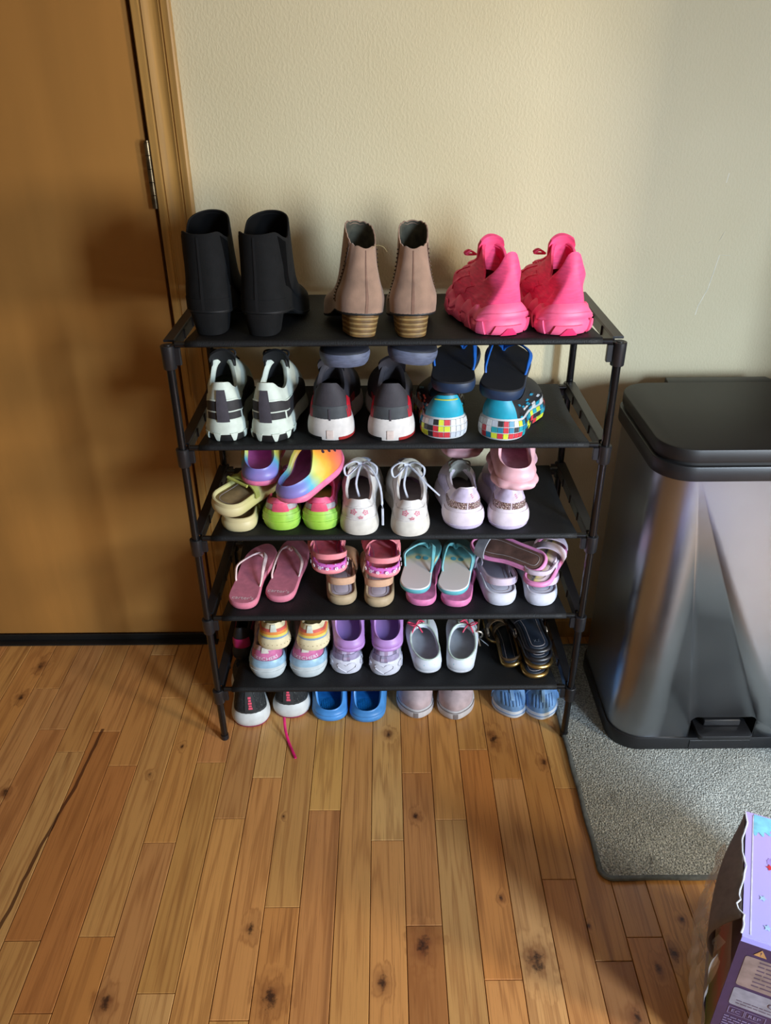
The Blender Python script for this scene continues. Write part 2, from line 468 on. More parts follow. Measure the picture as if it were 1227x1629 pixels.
#BODY
# ================================================================ the room
YW = 0.348          # face of the back wall
def wall_mat():
    m = bpy.data.materials.new('stucco'); m.use_nodes = True; t = NT(m)
    v = t.coord(); big = t.noise(v, 3, 2)
    t.l(t.ramp(big, [(.3, (198, 184, 148)), (.7, (205, 192, 158))]), t.b.inputs['Base Color'])
    t.b.inputs['Roughness'].default_value = .7
    a = t.noise(t.coord((1, 1, .6)), 230, 3, .55); r = t.ramp(a, [(.42, (0, 0, 0)), (.62, (255, 255, 255))])
    t.bump(r, .32, .0010); return m
def wood_mat(key, c, scale=(60, 60, 2.2), amp=.25, rough=.4):
    m = bpy.data.materials.new(key); m.use_nodes = True; t = NT(m)
    n = t.noise(t.coord(scale), 1, 5, .6)
    t.l(t.ramp(n, [(.3, tuple(x*(1-amp) for x in c)), (.65, c), (.8, tuple(min(255, x*1.08) for x in c))]), t.b.inputs['Base Color'])
    t.b.inputs['Roughness'].default_value = rough; t.bump(n, .12, .0006); return m
KNOTS = [(0.358, 0.006, 0.8), (0.15, -0.208, 0.35), (0.409, -0.211, 0.75), (0.412, -0.47, 1.5), (0.344, -0.532, 1), (0.597, -0.499, 1.7), (0.118, -0.439, 0.9), (0.553, -0.386, 0.5), (0.585, -0.008, 1.3), (0.684, -0.076, 0.8), (0.696, -0.439, 0.4), (0.793, -0.514, 0.8), (0.825, -0.49, 1), (0.738, -0.588, 1), (0.859, -0.429, 0.5), (-0.492, 0.245, 1.2), (-0.499, 0.131, 0.9), (-0.423, -0.143, 0.9), (-0.095, -0.56, 1.2), (-0.089, -0.024, 0.5), (0.166, -0.557, 1.6), (-0.14, -0.1, .6)]
def plank_mat():
    m = bpy.data.materials.new('oak_plank'); m.use_nodes = True; t = NT(m)
    oi = t.n('ShaderNodeObjectInfo'); tc = t.n('ShaderNodeTexCoord')
    # per-board shift so that the grain breaks at every joint
    off = t.n('ShaderNodeCombineXYZ'); t.l(t.m('MULTIPLY', oi.outputs['Random'], 37.0), off.inputs[0]); t.l(t.m('MULTIPLY', oi.outputs['Random'], 91.0), off.inputs[1])
    va = t.n('ShaderNodeVectorMath', operation='ADD'); t.l(tc.outputs['Object'], va.inputs[0]); t.l(off.outputs[0], va.inputs[1])
    def mp(s):
        x = t.n('ShaderNodeMapping'); x.inputs['Scale'].default_value = s; t.l(va.outputs[0], x.inputs[0]); return x.outputs[0]
    # knots: distance fields bend the grain and darken the wood
    sx = t.n('ShaderNodeSeparateXYZ'); t.l(tc.outputs['Object'], sx.inputs[0])
    wob = t.noise(tc.outputs['Object'], 95, 3, .7)
    wb = t.m('MULTIPLY', t.m('SUBTRACT', wob, .5), 2.2)
    acc = None
    for x, y, s in KNOTS:
        dx = t.m('DIVIDE', t.m('SUBTRACT', sx.outputs[0], x), .011*s); dy = t.m('DIVIDE', t.m('SUBTRACT', sx.outputs[1], y), .017*s)
        d = t.m('SQRT', t.m('ADD', t.m('MULTIPLY', dx, dx), t.m('MULTIPLY', dy, dy)))
        acc = d if acc is None else t.m('MINIMUM', acc, d)
    kd = t.m('ADD', acc, wb)
    soft = t.m('ADD', acc, t.m('MULTIPLY', t.m('SUBTRACT', t.noise(tc.outputs['Object'], 38, 2), .5), 2.4))
    kn = t.n('ShaderNodeMapRange'); t.l(soft, kn.inputs[0]); kn.inputs[1].default_value = .2; kn.inputs[2].default_value = 2.3; kn.inputs[3].default_value = 1; kn.inputs[4].default_value = 0
    core = t.n('ShaderNodeMapRange'); t.l(kd, core.inputs[0]); core.inputs[1].default_value = .1; core.inputs[2].default_value = .7; core.inputs[3].default_value = 1; core.inputs[4].default_value = 0
    # grain
    low = t.noise(mp((10, .8, 1)), 1, 3, .5)
    bend = t.m('ADD', t.m('MULTIPLY', low, 5.5), t.m('MULTIPLY', kn.outputs[0], .7))
    wv = t.m('SINE', t.m('MULTIPLY', t.m('ADD', bend, t.m('MULTIPLY', t.noise(mp((60, 1.1, 1)), 1, 4, .65), 1.5)), 12.0))
    rings = t.m('MULTIPLY', t.m('ADD', wv, 1), .5)
    fine = t.noise(mp((330, 4.5, 1)), 1, 4, .7)
    por = t.noise(mp((620, 11, 1)), 1, 3, .6); pr = t.n('ShaderNodeMapRange'); t.l(por, pr.inputs[0]); pr.inputs[1].default_value = .60; pr.inputs[2].default_value = .70
    zone = t.noise(mp((22, .7, 1)), 1, 2, .5); zr = t.n('ShaderNodeMapRange'); t.l(zone, zr.inputs[0]); zr.inputs[1].default_value = .42; zr.inputs[2].default_value = .62
    streak = t.noise(mp((34, .9, 1)), 1, 3, .55)
    hue = t.ramp(oi.outputs['Random'], [(0, (202, 142, 82)), (.25, (206, 154, 88)), (.5, (198, 136, 78)), (.75, (208, 162, 100)), (1, (190, 126, 74))])
    base = t.mix(1.0, hue, oi.outputs['Color'], 'MULTIPLY')
    c1 = t.mix(t.m('MULTIPLY', t.m('POWER', rings, 3.0), .40), base, rgb((134, 78, 38)))
    fr = t.n('ShaderNodeMapRange'); t.l(fine, fr.inputs[0]); fr.inputs[1].default_value = .55; fr.inputs[2].default_value = .75
    c2 = t.mix(t.m('MULTIPLY', fr.outputs[0], .62), c1, rgb((104, 56, 26)))
    sr = t.n('ShaderNodeMapRange'); t.l(streak, sr.inputs[0]); sr.inputs[1].default_value = .60; sr.inputs[2].default_value = .74
    c2 = t.mix(t.m('MULTIPLY', t.m('MULTIPLY', pr.outputs[0], zr.outputs[0]), .6), c2, rgb((84, 46, 24)))
    c3 = t.mix(t.m('MULTIPLY', sr.outputs[0], .5), c2, rgb((96, 48, 26)))
    c4 = t.mix(t.m('MULTIPLY', t.m('POWER', kn.outputs[0], 1.7), .7), c3, rgb((104, 52, 28)))
    c5 = t.mix(t.m('MULTIPLY', core.outputs[0], .85), c4, rgb((38, 22, 18)))
    # the long dark mineral crack in the boards at the left
    path = t.m('ADD', sx.outputs[0], t.m('ADD', .2755, t.m('MULTIPLY', t.m('SUBTRACT', t.noise(tc.outputs['Object'], 9, 2), .5), .02)))
    ln = t.m('ABSOLUTE', t.m('SUBTRACT', path, t.m('MULTIPLY', sx.outputs[1], .085)))
    msk = t.m('MULTIPLY', t.m('LESS_THAN', ln, .0034), t.m('LESS_THAN', sx.outputs[1], .03))
    msk = t.m('MULTIPLY', msk, t.m('GREATER_THAN', sx.outputs[1], -.47))
    c6 = t.mix(t.m('MULTIPLY', msk, .85), c5, rgb((66, 28, 16)))
    t.l(c6, t.b.inputs['Base Color'])
    t.b.inputs['Roughness'].default_value = .36
    t.l(t.m('ADD', .33, t.m('MULTIPLY', fine, .16)), t.b.inputs['Roughness'])
    t.bump(t.m('ADD', fine, t.m('MULTIPLY', rings, -.3)), .10, .0006); return m

def room():
    wm = wall_mat(); trim = wood_mat('oak_trim', (186, 140, 74)); dm = wood_mat('door_veneer', (168, 118, 60), (5, 5, .6), .10, .30)
    plain = M((198, 190, 166), .8, var=.03, key='plain_wall'); ceil = M((225, 222, 212), .9, var=.02, key='ceiling_paint')
    dark = M((12, 11, 10), .6, key='rubber_and_gap_black')
    # walls
    b = MB(); b.box((-.070, YW, 0), (2.7, YW+.1, 2.4)); b.box((-3, YW, 0), (-.98, YW+.1, 2.4)); b.box((-.98, YW, 2.05), (-.070, YW+.1, 2.4))
    struct(b.build('wall_back', wm, smooth=False))
    b = MB(); b.box((-3.1, -3.4, 0), (-3, YW, 2.4)); struct(b.build('wall_left', plain, smooth=False))
    b = MB()
    b.box((2.7, -3.4, 0), (2.8, -1.6, 2.4)); b.box((2.7, -.5, 0), (2.8, YW, 2.4)); b.box((2.7, -1.6, 0), (2.8, -.5, .95)); b.box((2.7, -1.6, 2.05), (2.8, -.5, 2.4))
    struct(b.build('wall_right', plain, smooth=False))
    b = MB()
    b.box((-3, -3.5, 0), (1.2, -3.4, 2.4)); b.box((2.5, -3.5, 0), (2.7, -3.4, 2.4)); b.box((1.2, -3.5, 2.05), (2.5, -3.4, 2.4))
    struct(b.build('wall_front', plain, smooth=False))
    b = MB(); b.box((-3.1, -3.5, 2.4), (2.8, YW+.1, 2.5)); struct(b.build('ceiling', ceil, smooth=False))
    sm = M((214, 208, 190), .8, key='scuff')
    wb = bpy.data.objects['wall_back']
    for pts in ([(1.018, .945), (1.008, .880), (.995, .845), (.992, .826)], [(1.018, .945), (1.040, .944)], [(1.006, 1.095), (1.004, 1.078)], [(1.02, .99), (1.012, .972)], [(.972, .968), (.976, .972)], [(.95, .905), (.955, .906)]):
        b = MB(); b.tube([(x, YW, z) for x, z in pts], .0009, 5, flat=.5); b.build('scuff_mark', sm, wb)
    # windows out of frame: frames only, sky behind
    white = M((225, 225, 222), .5, key='white_frame')
    for nm, (a, c), ax in (('window_1', ((1.2, -3.48, 0.02), (2.5, -3.42, 2.05)), 0), ('window_2', ((2.72, -1.6, .95), (2.78, -.5, 2.05)), 1)):
        b = MB(); x0, y0, z0 = a; x1, y1, z1 = c; w = .05
        if ax == 0:
            for q in (x0, (x0+x1)/2-w/2, x1-w): b.box((q, y0, z0), (q+w, y1, z1))
            b.box((x0+w, y0, z0), (x1-w, y1, z0+w)); b.box((x0+w, y0, z1-w), (x1-w, y1, z1))
        else:
            for q in (y0, (y0+y1)/2-w/2, y1-w): b.box((x0, q, z0), (x1, q+w, z1))
            b.box((x0, y0+w, z0), (x1, y1-w, z0+w)); b.box((x0, y0+w, z1-w), (x1, y1-w, z1))
        struct(b.build(nm, white, smooth=False))
    # oak baseboard
    b = MB(); b.prism([(-.004, YW-.012), (2.7, YW-.012), (2.7, YW), (-.004, YW)], 0, .052, ch=.003)
    struct(b.build('baseboard_back', trim))
    # fluted casing
    prof = [(-.0715, 0), (-.0715, .016), (-.0695, .018), (-.058, .018), (-.0565, .0155), (-.054, .0155), (-.0525, .018), (-.044, .016), (-.036, .0135), (-.028, .0145), (-.0235, .0175), (-.0225, .0145), (-.020, .0145), (-.019, .018), (-.008, .0185), (-.005, .016), (-.005, 0)]
    out = [(x, YW-d) for x, d in prof]
    b = MB(); b.prism(out[::1], 0, 2.12); o = struct(b.build('trim_1', trim, angle=30))
    b = MB(); b.prism([(-1.045, YW), (-1.045, YW-.018), (-.978, YW-.018), (-.978, YW)], 0, 2.12, ch=0); struct(b.build('trim_2', trim))
    b = MB(); b.box((-.978, YW-.018, 2.055), (-.0715, YW, 2.12)); struct(b.build('trim_3', trim, smooth=False))
    # door
    b = MB(); b.box((-.975, YW-.004, .020), (-.0805, YW+.036, 2.045), ch=.0015)
    d = struct(b.build('door_1', dm, smooth=False))
    b = MB(); b.box((-.975, YW-.009, .001), (-.0805, YW-.0045, .019), ch=.001); b.build('door_sweep', dark, d, smooth=False)
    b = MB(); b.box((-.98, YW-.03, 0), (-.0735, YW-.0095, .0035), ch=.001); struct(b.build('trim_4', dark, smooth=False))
    b = MB(); b.box((-.98, YW+.04, 0), (-.0715, YW+.05, 2.05)); struct(b.build('gap_shade_sheet', dark, smooth=False))  # black sheet behind the door: shade of the gap put into colour
    hm = M((112, 96, 72), .35, metal=.9, var=.3, key='old_brass')
    hp = bpy.data.objects.new('hinge', bpy.data.meshes.new('hinge')); 
    b = MB()
    zz = [1.042, 1.066, 1.089, 1.112, 1.135, 1.157]
    b.box((-.0835, YW-.0075, 1.043), (-.0795, YW-.0042, 1.156)); hg = b.build('hinge', hm, d, smooth=False)
    for i in range(5):
        k = MB(); k.tube([(-.0765, YW-.0135, zz[i]+.0006), (-.0765, YW-.0135, zz[i+1]-.0006)], .0062, 14); k.build('knuckle', hm, hg)
    k = MB(); k.tube([(-.0765, YW-.0135, 1.1571), (-.0765, YW-.0135, 1.160)], .0045, 12); k.build('hinge_pin', hm, hg)
    k = MB(); k.box((-.0715, YW-.0195, 1.043), (-.0705, YW-.004, 1.156)); k.build('hinge_leaf', hm, hg, smooth=False)
    # floor
    b = MB(); b.box((-3, -3.4, -.05), (2.7, YW+.1, -.012)); fl = struct(b.build('floor', M((140, 98, 60), .5, key='subfloor'), smooth=False))
    pm = plank_mat(); W_ = .0618; X0 = .384
    seams = {-1: [-0.265], 0: [-0.102, -0.436], 1: [-0.219], 2: [-0.04, -0.529], 3: [-0.12], 4: [-0.35], 5: [-0.145, -0.5], -3: [-0.194], -5: [-0.111, -0.588], -4: [-0.4, .1], -6: [-0.212, .2], -7: [-0.069, -0.546], -8: [-0.266, 0.173], -10: [-0.076, -0.575, .28], -11: [0.022, -0.457], -12: [-0.036], -13: [0.03, -.5], -14: [0.162, -.33], -9: [0.126, -0.451], -2: [.18, -.62], 6: [.0, -.46], 7: [-.28, .12], 8: [.05, -.5]}
    tone = {(0, -.436): (.62, .52, .50), (2, -.04): (.98, .84, .74), (5, -.5): (.60, .50, .52), (-8, .173): (.96, .88, .82), (5, -.145): (.86, .80, .82), (-11, .022): (.80, .70, .62), (-9, -.451): (.88, .76, .66), (-1, 9): (1.1, 1.1, 1.05), (1, 9): (1.05, .98, .95), (-3, 9): (1.08, 1.1, 1.0), (-10, -.076): (.86, .78, .72), (4, -.35): (.90, .84, .84), (6, 0): (.86, .82, .82)}
    rnd = random.Random(3)
    for k in range(-25, 20):
        ys = sorted(set(seams.get(k, [])), reverse=True)
        if not ys: ys = [rnd.uniform(-.1, .3)]
        y = min(ys)
        while y > -1.9: y -= rnd.uniform(.35, .8); ys.append(y)
        edges = [YW+.03]+ys
        for a, c in zip(edges[:-1], edges[1:]):
            if a-c < .02: continue
            z = rnd.uniform(-.0004, 0)
            mb = MB(); x = X0+k*W_; g = .0006; ch = .0007
            V = [(x+g, c+g, -.012), (x+W_-g, c+g, -.012), (x+W_-g, a-g, -.012), (x+g, a-g, -.012), (x+g, c+g, z-ch), (x+W_-g, c+g, z-ch), (x+W_-g, a-g, z-ch), (x+g, a-g, z-ch),
                 (x+g+ch, c+g+ch, z), (x+W_-g-ch, c+g+ch, z), (x+W_-g-ch, a-g-ch, z), (x+g+ch, a-g-ch, z)]
            Fq = [[3, 2, 1, 0], [8, 9, 10, 11]]
            for r in (0, 4):
                for i in range(4): j = (i+1) % 4; Fq.append([r+i, r+j, r+4+j, r+4+i])
            o = mesh('plank', V, Fq, pm, fl, smooth=False)
            tn = tone.get((k, round(a, 3)), None) or (tone.get((k, 9)) if a > .3 else None)
            if tn is None: q = rnd.uniform(.88, 1.06); tn = (q, q*rnd.uniform(.95, 1.02), q*rnd.uniform(.9, 1.03))
            o.color = (*tn, 1)
    # added unseen cabinet standing in for whatever shades the right of the wall
    b = MB(); b.box((1.42, -.34, .09), (1.95, YW-.014, 2.1), ch=.003); b.box((1.44, -.30, 0), (1.93, YW-.014, .09))
    cb = b.build('wall_shading_cabinet', wood_mat('shading_cabinet_wood', (120, 66, 36), (40, 40, 2), .2, .4), smooth=False)
    cb['label'] = 'added unseen brown cabinet past the right edge, there to shade the wall'; cb['category'] = 'cabinet'
    b = MB(); b.box((1.425, -.36, .12), (1.94, -.3405, 2.07), ch=.003); dr = b.build('shading_cabinet_door', cb.data.materials[0], cb, smooth=False)
    b = MB(); b.tube([(1.47, -.385, 1.0), (1.47, -.385, 1.14)], .006, 10); b.tube([(1.47, -.361, 1.01), (1.47, -.385, 1.01)], .004, 8); b.tube([(1.47, -.361, 1.13), (1.47, -.385, 1.13)], .004, 8)
    b.build('handle', M((150, 150, 150), .3, metal=1, key='steel_handle'), dr)
room()

# ================================================================ shoe rack
RW, RD = .74, .306
JZ = [.140, .326, .512, .698, .884]
SH = [0, .1480, .3340, .5200, .7060, .8920]      # top of the cloth on each tier; index 0 is the floor
def rack():
    root = thing('shoe_rack', 'black five-tier shoe rack with cloth shelves standing on the wood floor by the wall', 'shoe rack')
    pm = M((14, 14, 16), .22, var=.05, key='black_tube'); cm = M((26, 26, 29), .36, var=.05, bs=300, bst=.08, key='black_plastic')
    m = bpy.data.materials.new('shelf_cloth'); m.use_nodes = True; t = NT(m)
    t.b.inputs['Base Color'].default_value = rgb((17, 18, 20)); t.b.inputs['Specular IOR Level'].default_value = .35; t.b.inputs['Roughness'].default_value = .62
    v = t.coord(); vo = t.n('ShaderNodeTexVoronoi'); vo.inputs['Scale'].default_value = 520; t.l(v, vo.inputs['Vector'])
    t.bump(vo.outputs['Distance'], .5, .0008); cl = m
    for px in (0, RW):
        for py in (0, RD):
            zs = [.004]+JZ
            for i in range(5):
                b = MB(); b.tube([(px, py, zs[i]+(0 if i == 0 else -.002)), (px, py, zs[i+1]-.03)], .0072 if i else .0072, 14)
                b.build('post', pm, root)
            b = MB(); b.tube([(px, py, 0), (px, py, .012)], .0085, 14); b.build('foot_cap', cm, root)
            sx = 1 if px == 0 else -1; sy = 1 if py == 0 else -1
            for i, z in enumerate(JZ):
                b = MB(); top = i == 4
                h = .040 if top else .034
                b.tube([(px, py, z-h), (px, py, z-h+.001), (px, py, z-.001), (px, py, z)], [.0108, .0114, .0118, .0108], 18)
                # moulded gusset towards the cloth bar
                b.box((px+(sx*.006 if sx > 0 else sx*.020), py-.004, z-h+.006), (px+(sx*.020 if sx > 0 else sx*.006), py+.004, z-.004), ch=.001)
                if top: b.tube([(px, py, z), (px, py, z+.0012), (px, py, z+.0012)], [.0060, .0060, .001], 14)
                b.build('connector', cm, root)
    for i, z in enumerate(JZ):
        zc = SH[i+1]-.0072; yb = RD-.030; z = z+.005
        for px, s in ((0, 1), (RW, -1)):
            b = MB(); b.prism([(px-.009, .012), (px+.009, .012), (px+.009, RD-.012), (px-.009, RD-.012)] if 1 else [], z-.004, z, ch=.001)
            b.box((px-.009 if s < 0 else px+.006, .010, z-.022), (px-.006 if s < 0 else px+.009, RD-.010, z-.004))
            for k in range(1, 4): b.box((px+(.009 if s > 0 else -.0115), .012+k*.07, z-.020), (px+(.0115 if s > 0 else -.009), .016+k*.07, z-.004))
            b.build('side_rail', cm, root, smooth=False)
        for py in (0, yb):
            b = MB(); b.tube([(.013, py, zc), (RW-.013, py, zc)], .0052, 12); b.build('crossbar', pm, root)
        # cloth wrapped over both bars, sagging slightly
        V = []; F = []; nx = 30
        prof = []
        r = .0072
        for a in range(200, 89, -15): prof.append((-0+r*math.cos(R(a)), r*math.sin(R(a))))
        ny = 12
        for k in range(1, ny): prof.append((yb*k/ny, r))
        for a in range(90, -61, -15): prof.append((yb+r*math.cos(R(a)), r*math.sin(R(a))))
        for ix in range(nx+1):
            x = .030+(RW-.060)*ix/nx
            for y, dz in prof:
                q = min(1, max(0, y/yb)); sag = .0025*math.sin(PI*q)*(1+.3*math.sin(ix*.9+i*2))
                inn = 0.006*math.sin(PI*q)*(1 if ix == 0 else (-1 if ix == nx else 0))
                V.append((x+inn, y, zc+dz-(sag if 0 < y < yb else 0)))
        k = len(prof)
        for a in range(nx):
            for c in range(k-1): F.append([a*k+c, (a+1)*k+c, (a+1)*k+c+1, a*k+c+1])
        o = mesh('fabric_shelf', V, F, cl, root)
        md = o.modifiers.new('solid', 'SOLIDIFY'); md.thickness = .0012; md.offset = -1
    return root
rack()
SH = [SH[0]]+[v+.0008 for v in SH[1:]]      # shoes stand a hair above the cloth

# ================================================================ mat, bin, box
def mat_():
    m = bpy.data.materials.new('carpet_loops'); m.use_nodes = True; t = NT(m)
    v = t.coord(); vo = t.n('ShaderNodeTexVoronoi'); vo.inputs['Scale'].default_value = 330; t.l(v, vo.inputs['Vector'])
    n = t.noise(v, 260, 3, .6)
    c = t.ramp(n, [(.3, (92, 96, 94)), (.5, (152, 156, 150)), (.7, (206, 208, 200))])
    big = t.noise(v, 14, 3, .6); st = t.n('ShaderNodeMapRange'); t.l(big, st.inputs[0]); st.inputs[1].default_value = .62; st.inputs[2].default_value = .74
    t.l(t.mix(t.m('MULTIPLY', st.outputs[0], .5), c, rgb((70, 68, 62))), t.b.inputs['Base Color'])
    t.b.inputs['Roughness'].default_value = .95; t.b.inputs['Sheen Weight'].default_value = .2
    t.bump(t.m('SUBTRACT', n, vo.outputs['Distance']), .9, .003)
    root = thing('floor_mat', 'grey-green looped floor mat with bound edge lying under the steel bin', 'mat')
    x0, y0, x1, y1 = .737, -.356, 1.6, .30
    o = rrect(x0+.006, y0+.006, x1-.006, y1-.006, .018)
    b = MB(); b.prism(o, 0.0004, .0085, ch=.002); b.build('carpet', m, root)
    e = rrect(x0+.004, y0+.004, x1-.004, y1-.004, .02)
    pts = [(x+.0012*math.sin(y*40), y+.001*math.sin(x*37), .0048) for x, y in e]
    # subdivide straight runs
    q = []
    for a, c in zip(pts, pts[1:]+pts[:1]):
        a = Vector(a); c = Vector(c); n = max(1, int((c-a).length/.03))
        for k in range(n):
            p = a.lerp(c, k/n); q.append((p.x+.0010*math.sin(p.y*55+p.x*31), p.y+.0009*math.sin(p.x*47), p.z))
    q.append(q[0])
    b = MB(); b.tube(q, .0052, 8, cap=False, flat=.85); b.build('edge_binding', M((98, 104, 104), .85, bs=500, bst=.6, var=.25, key='binding'), root)
mat_()

def steel():
    m = bpy.data.materials.new('brushed_steel'); m.use_nodes = True; t = NT(m)
    n = t.noise(t.coord((500, 500, 4)), 1, 3, .6); s = t.noise(t.coord(), 6, 3)
    t.l(t.ramp(s, [(.3, (156, 160, 166)), (.7, (168, 172, 178))]), t.b.inputs['Base Color'])
    t.b.inputs['Metallic'].default_value = 1
    t.l(t.m('ADD', .26, t.m('MULTIPLY', s, .12)), t.b.inputs['Roughness']); t.bump(n, .03, .0005); return m
def bin_():
    root = thing('pedal_bin', 'brushed steel pedal bin with black lid standing on the grey mat', 'trash can')
    bx0, bx1, by0, by1 = .828, 1.262, -.052, .268
    st = steel(); bk = M((24, 24, 26), .42, bs=500, bst=.12, var=.05, key='bin_black'); ld = M((21, 20, 20), .5, bs=900, bst=.15, var=.06, key='bin_lid')
    Z0 = .009
    def cut(o, c):
        md = o.modifiers.new('b', 'BOOLEAN'); md.operation = 'DIFFERENCE'; md.object = c; md.solver = 'EXACT'
        bpy.context.view_layer.update(); dg = bpy.context.evaluated_depsgraph_get()
        me = bpy.data.meshes.new_from_object(o.evaluated_get(dg)); o.modifiers.clear(); o.data = me
        bpy.data.objects.remove(c)
    b = MB(); b.prism(rrect(bx0+.004, by0+.004, bx1-.004, by1-.004, .060, 10), Z0+.032, .672); body = b.build('steel_body', st, root, angle=30)
    c = MB(); c.prism([(x, z) for x, z in rrect(.985, -.05, 1.125, .098, .018)], -.5, .5)
    cu = c.build('cutter', bk); cu.matrix_world = Matrix(((1, 0, 0, 0), (0, 0, .09, by0), (0, 1, 0, 0), (0, 0, 0, 1))); cut(body, cu)
    b = MB(); b.prism(rrect(bx0, by0, bx1, by1, .062, 10), Z0, Z0+.033, ch=.002); b.build('base', bk, root, angle=30)
    # recess liner, pedal
    b = MB(); x0, x1 = .986, 1.124; yf, yb = by0+.003, by0+.044
    b.box((x0, yb-.002, .042), (x1, yb, .097)); b.box((x0, yf+.002, .042), (x0+.0015, yb-.002, .085)); b.box((x1-.0015, yf+.002, .042), (x1, yb-.002, .085)); b.box((x0+.015, yf+.002, .0955), (x1-.015, yb-.002, .097))
    b.build('pedal_recess', M((10, 10, 11), .5, key='recess_black'), root, smooth=False)
    b = MB(); b.prism(rrect(1.000, by0-.020, 1.112, by0+.036, .008, 4), .054, .066, ch=.002)
    b.box((1.018, by0+.010, .066), (1.094, by0+.036, .082), ch=.002); b.build('pedal', bk, root)
    b = MB(); b.box((.992, by0-.0015, .013), (1.118, by0, .036), ch=.0005); b.build('base_plate', bk, root, smooth=False)
    b = MB(); b.prism(rrect(bx0-.004, by0-.004, bx1+.004, by1+.004, .064, 10), .652, .681, ch=.003); b.build('rim', bk, root, angle=30)
    b = MB(); b.prism(rrect(bx0+.003, by0+.003, bx1-.003, by1-.003, .06, 10), .681, .686); b.build('lid_groove', M((8, 8, 9), .6, key='grv'), root, angle=30)
    b = MB(); b.prism(rrect(bx0-.001, by0-.001, bx1+.001, by1, .062, 10), .686, .712, ch=.004); b.build('lid', ld, root, angle=30)
    b = MB(); b.prism([(.930, by1-.01), (1.160, by1-.01), (1.140, by1+.030), (.935, by1+.030)], .60, .7115, ch=.003); b.build('hinge_housing', bk, root, angle=30)
bin_()

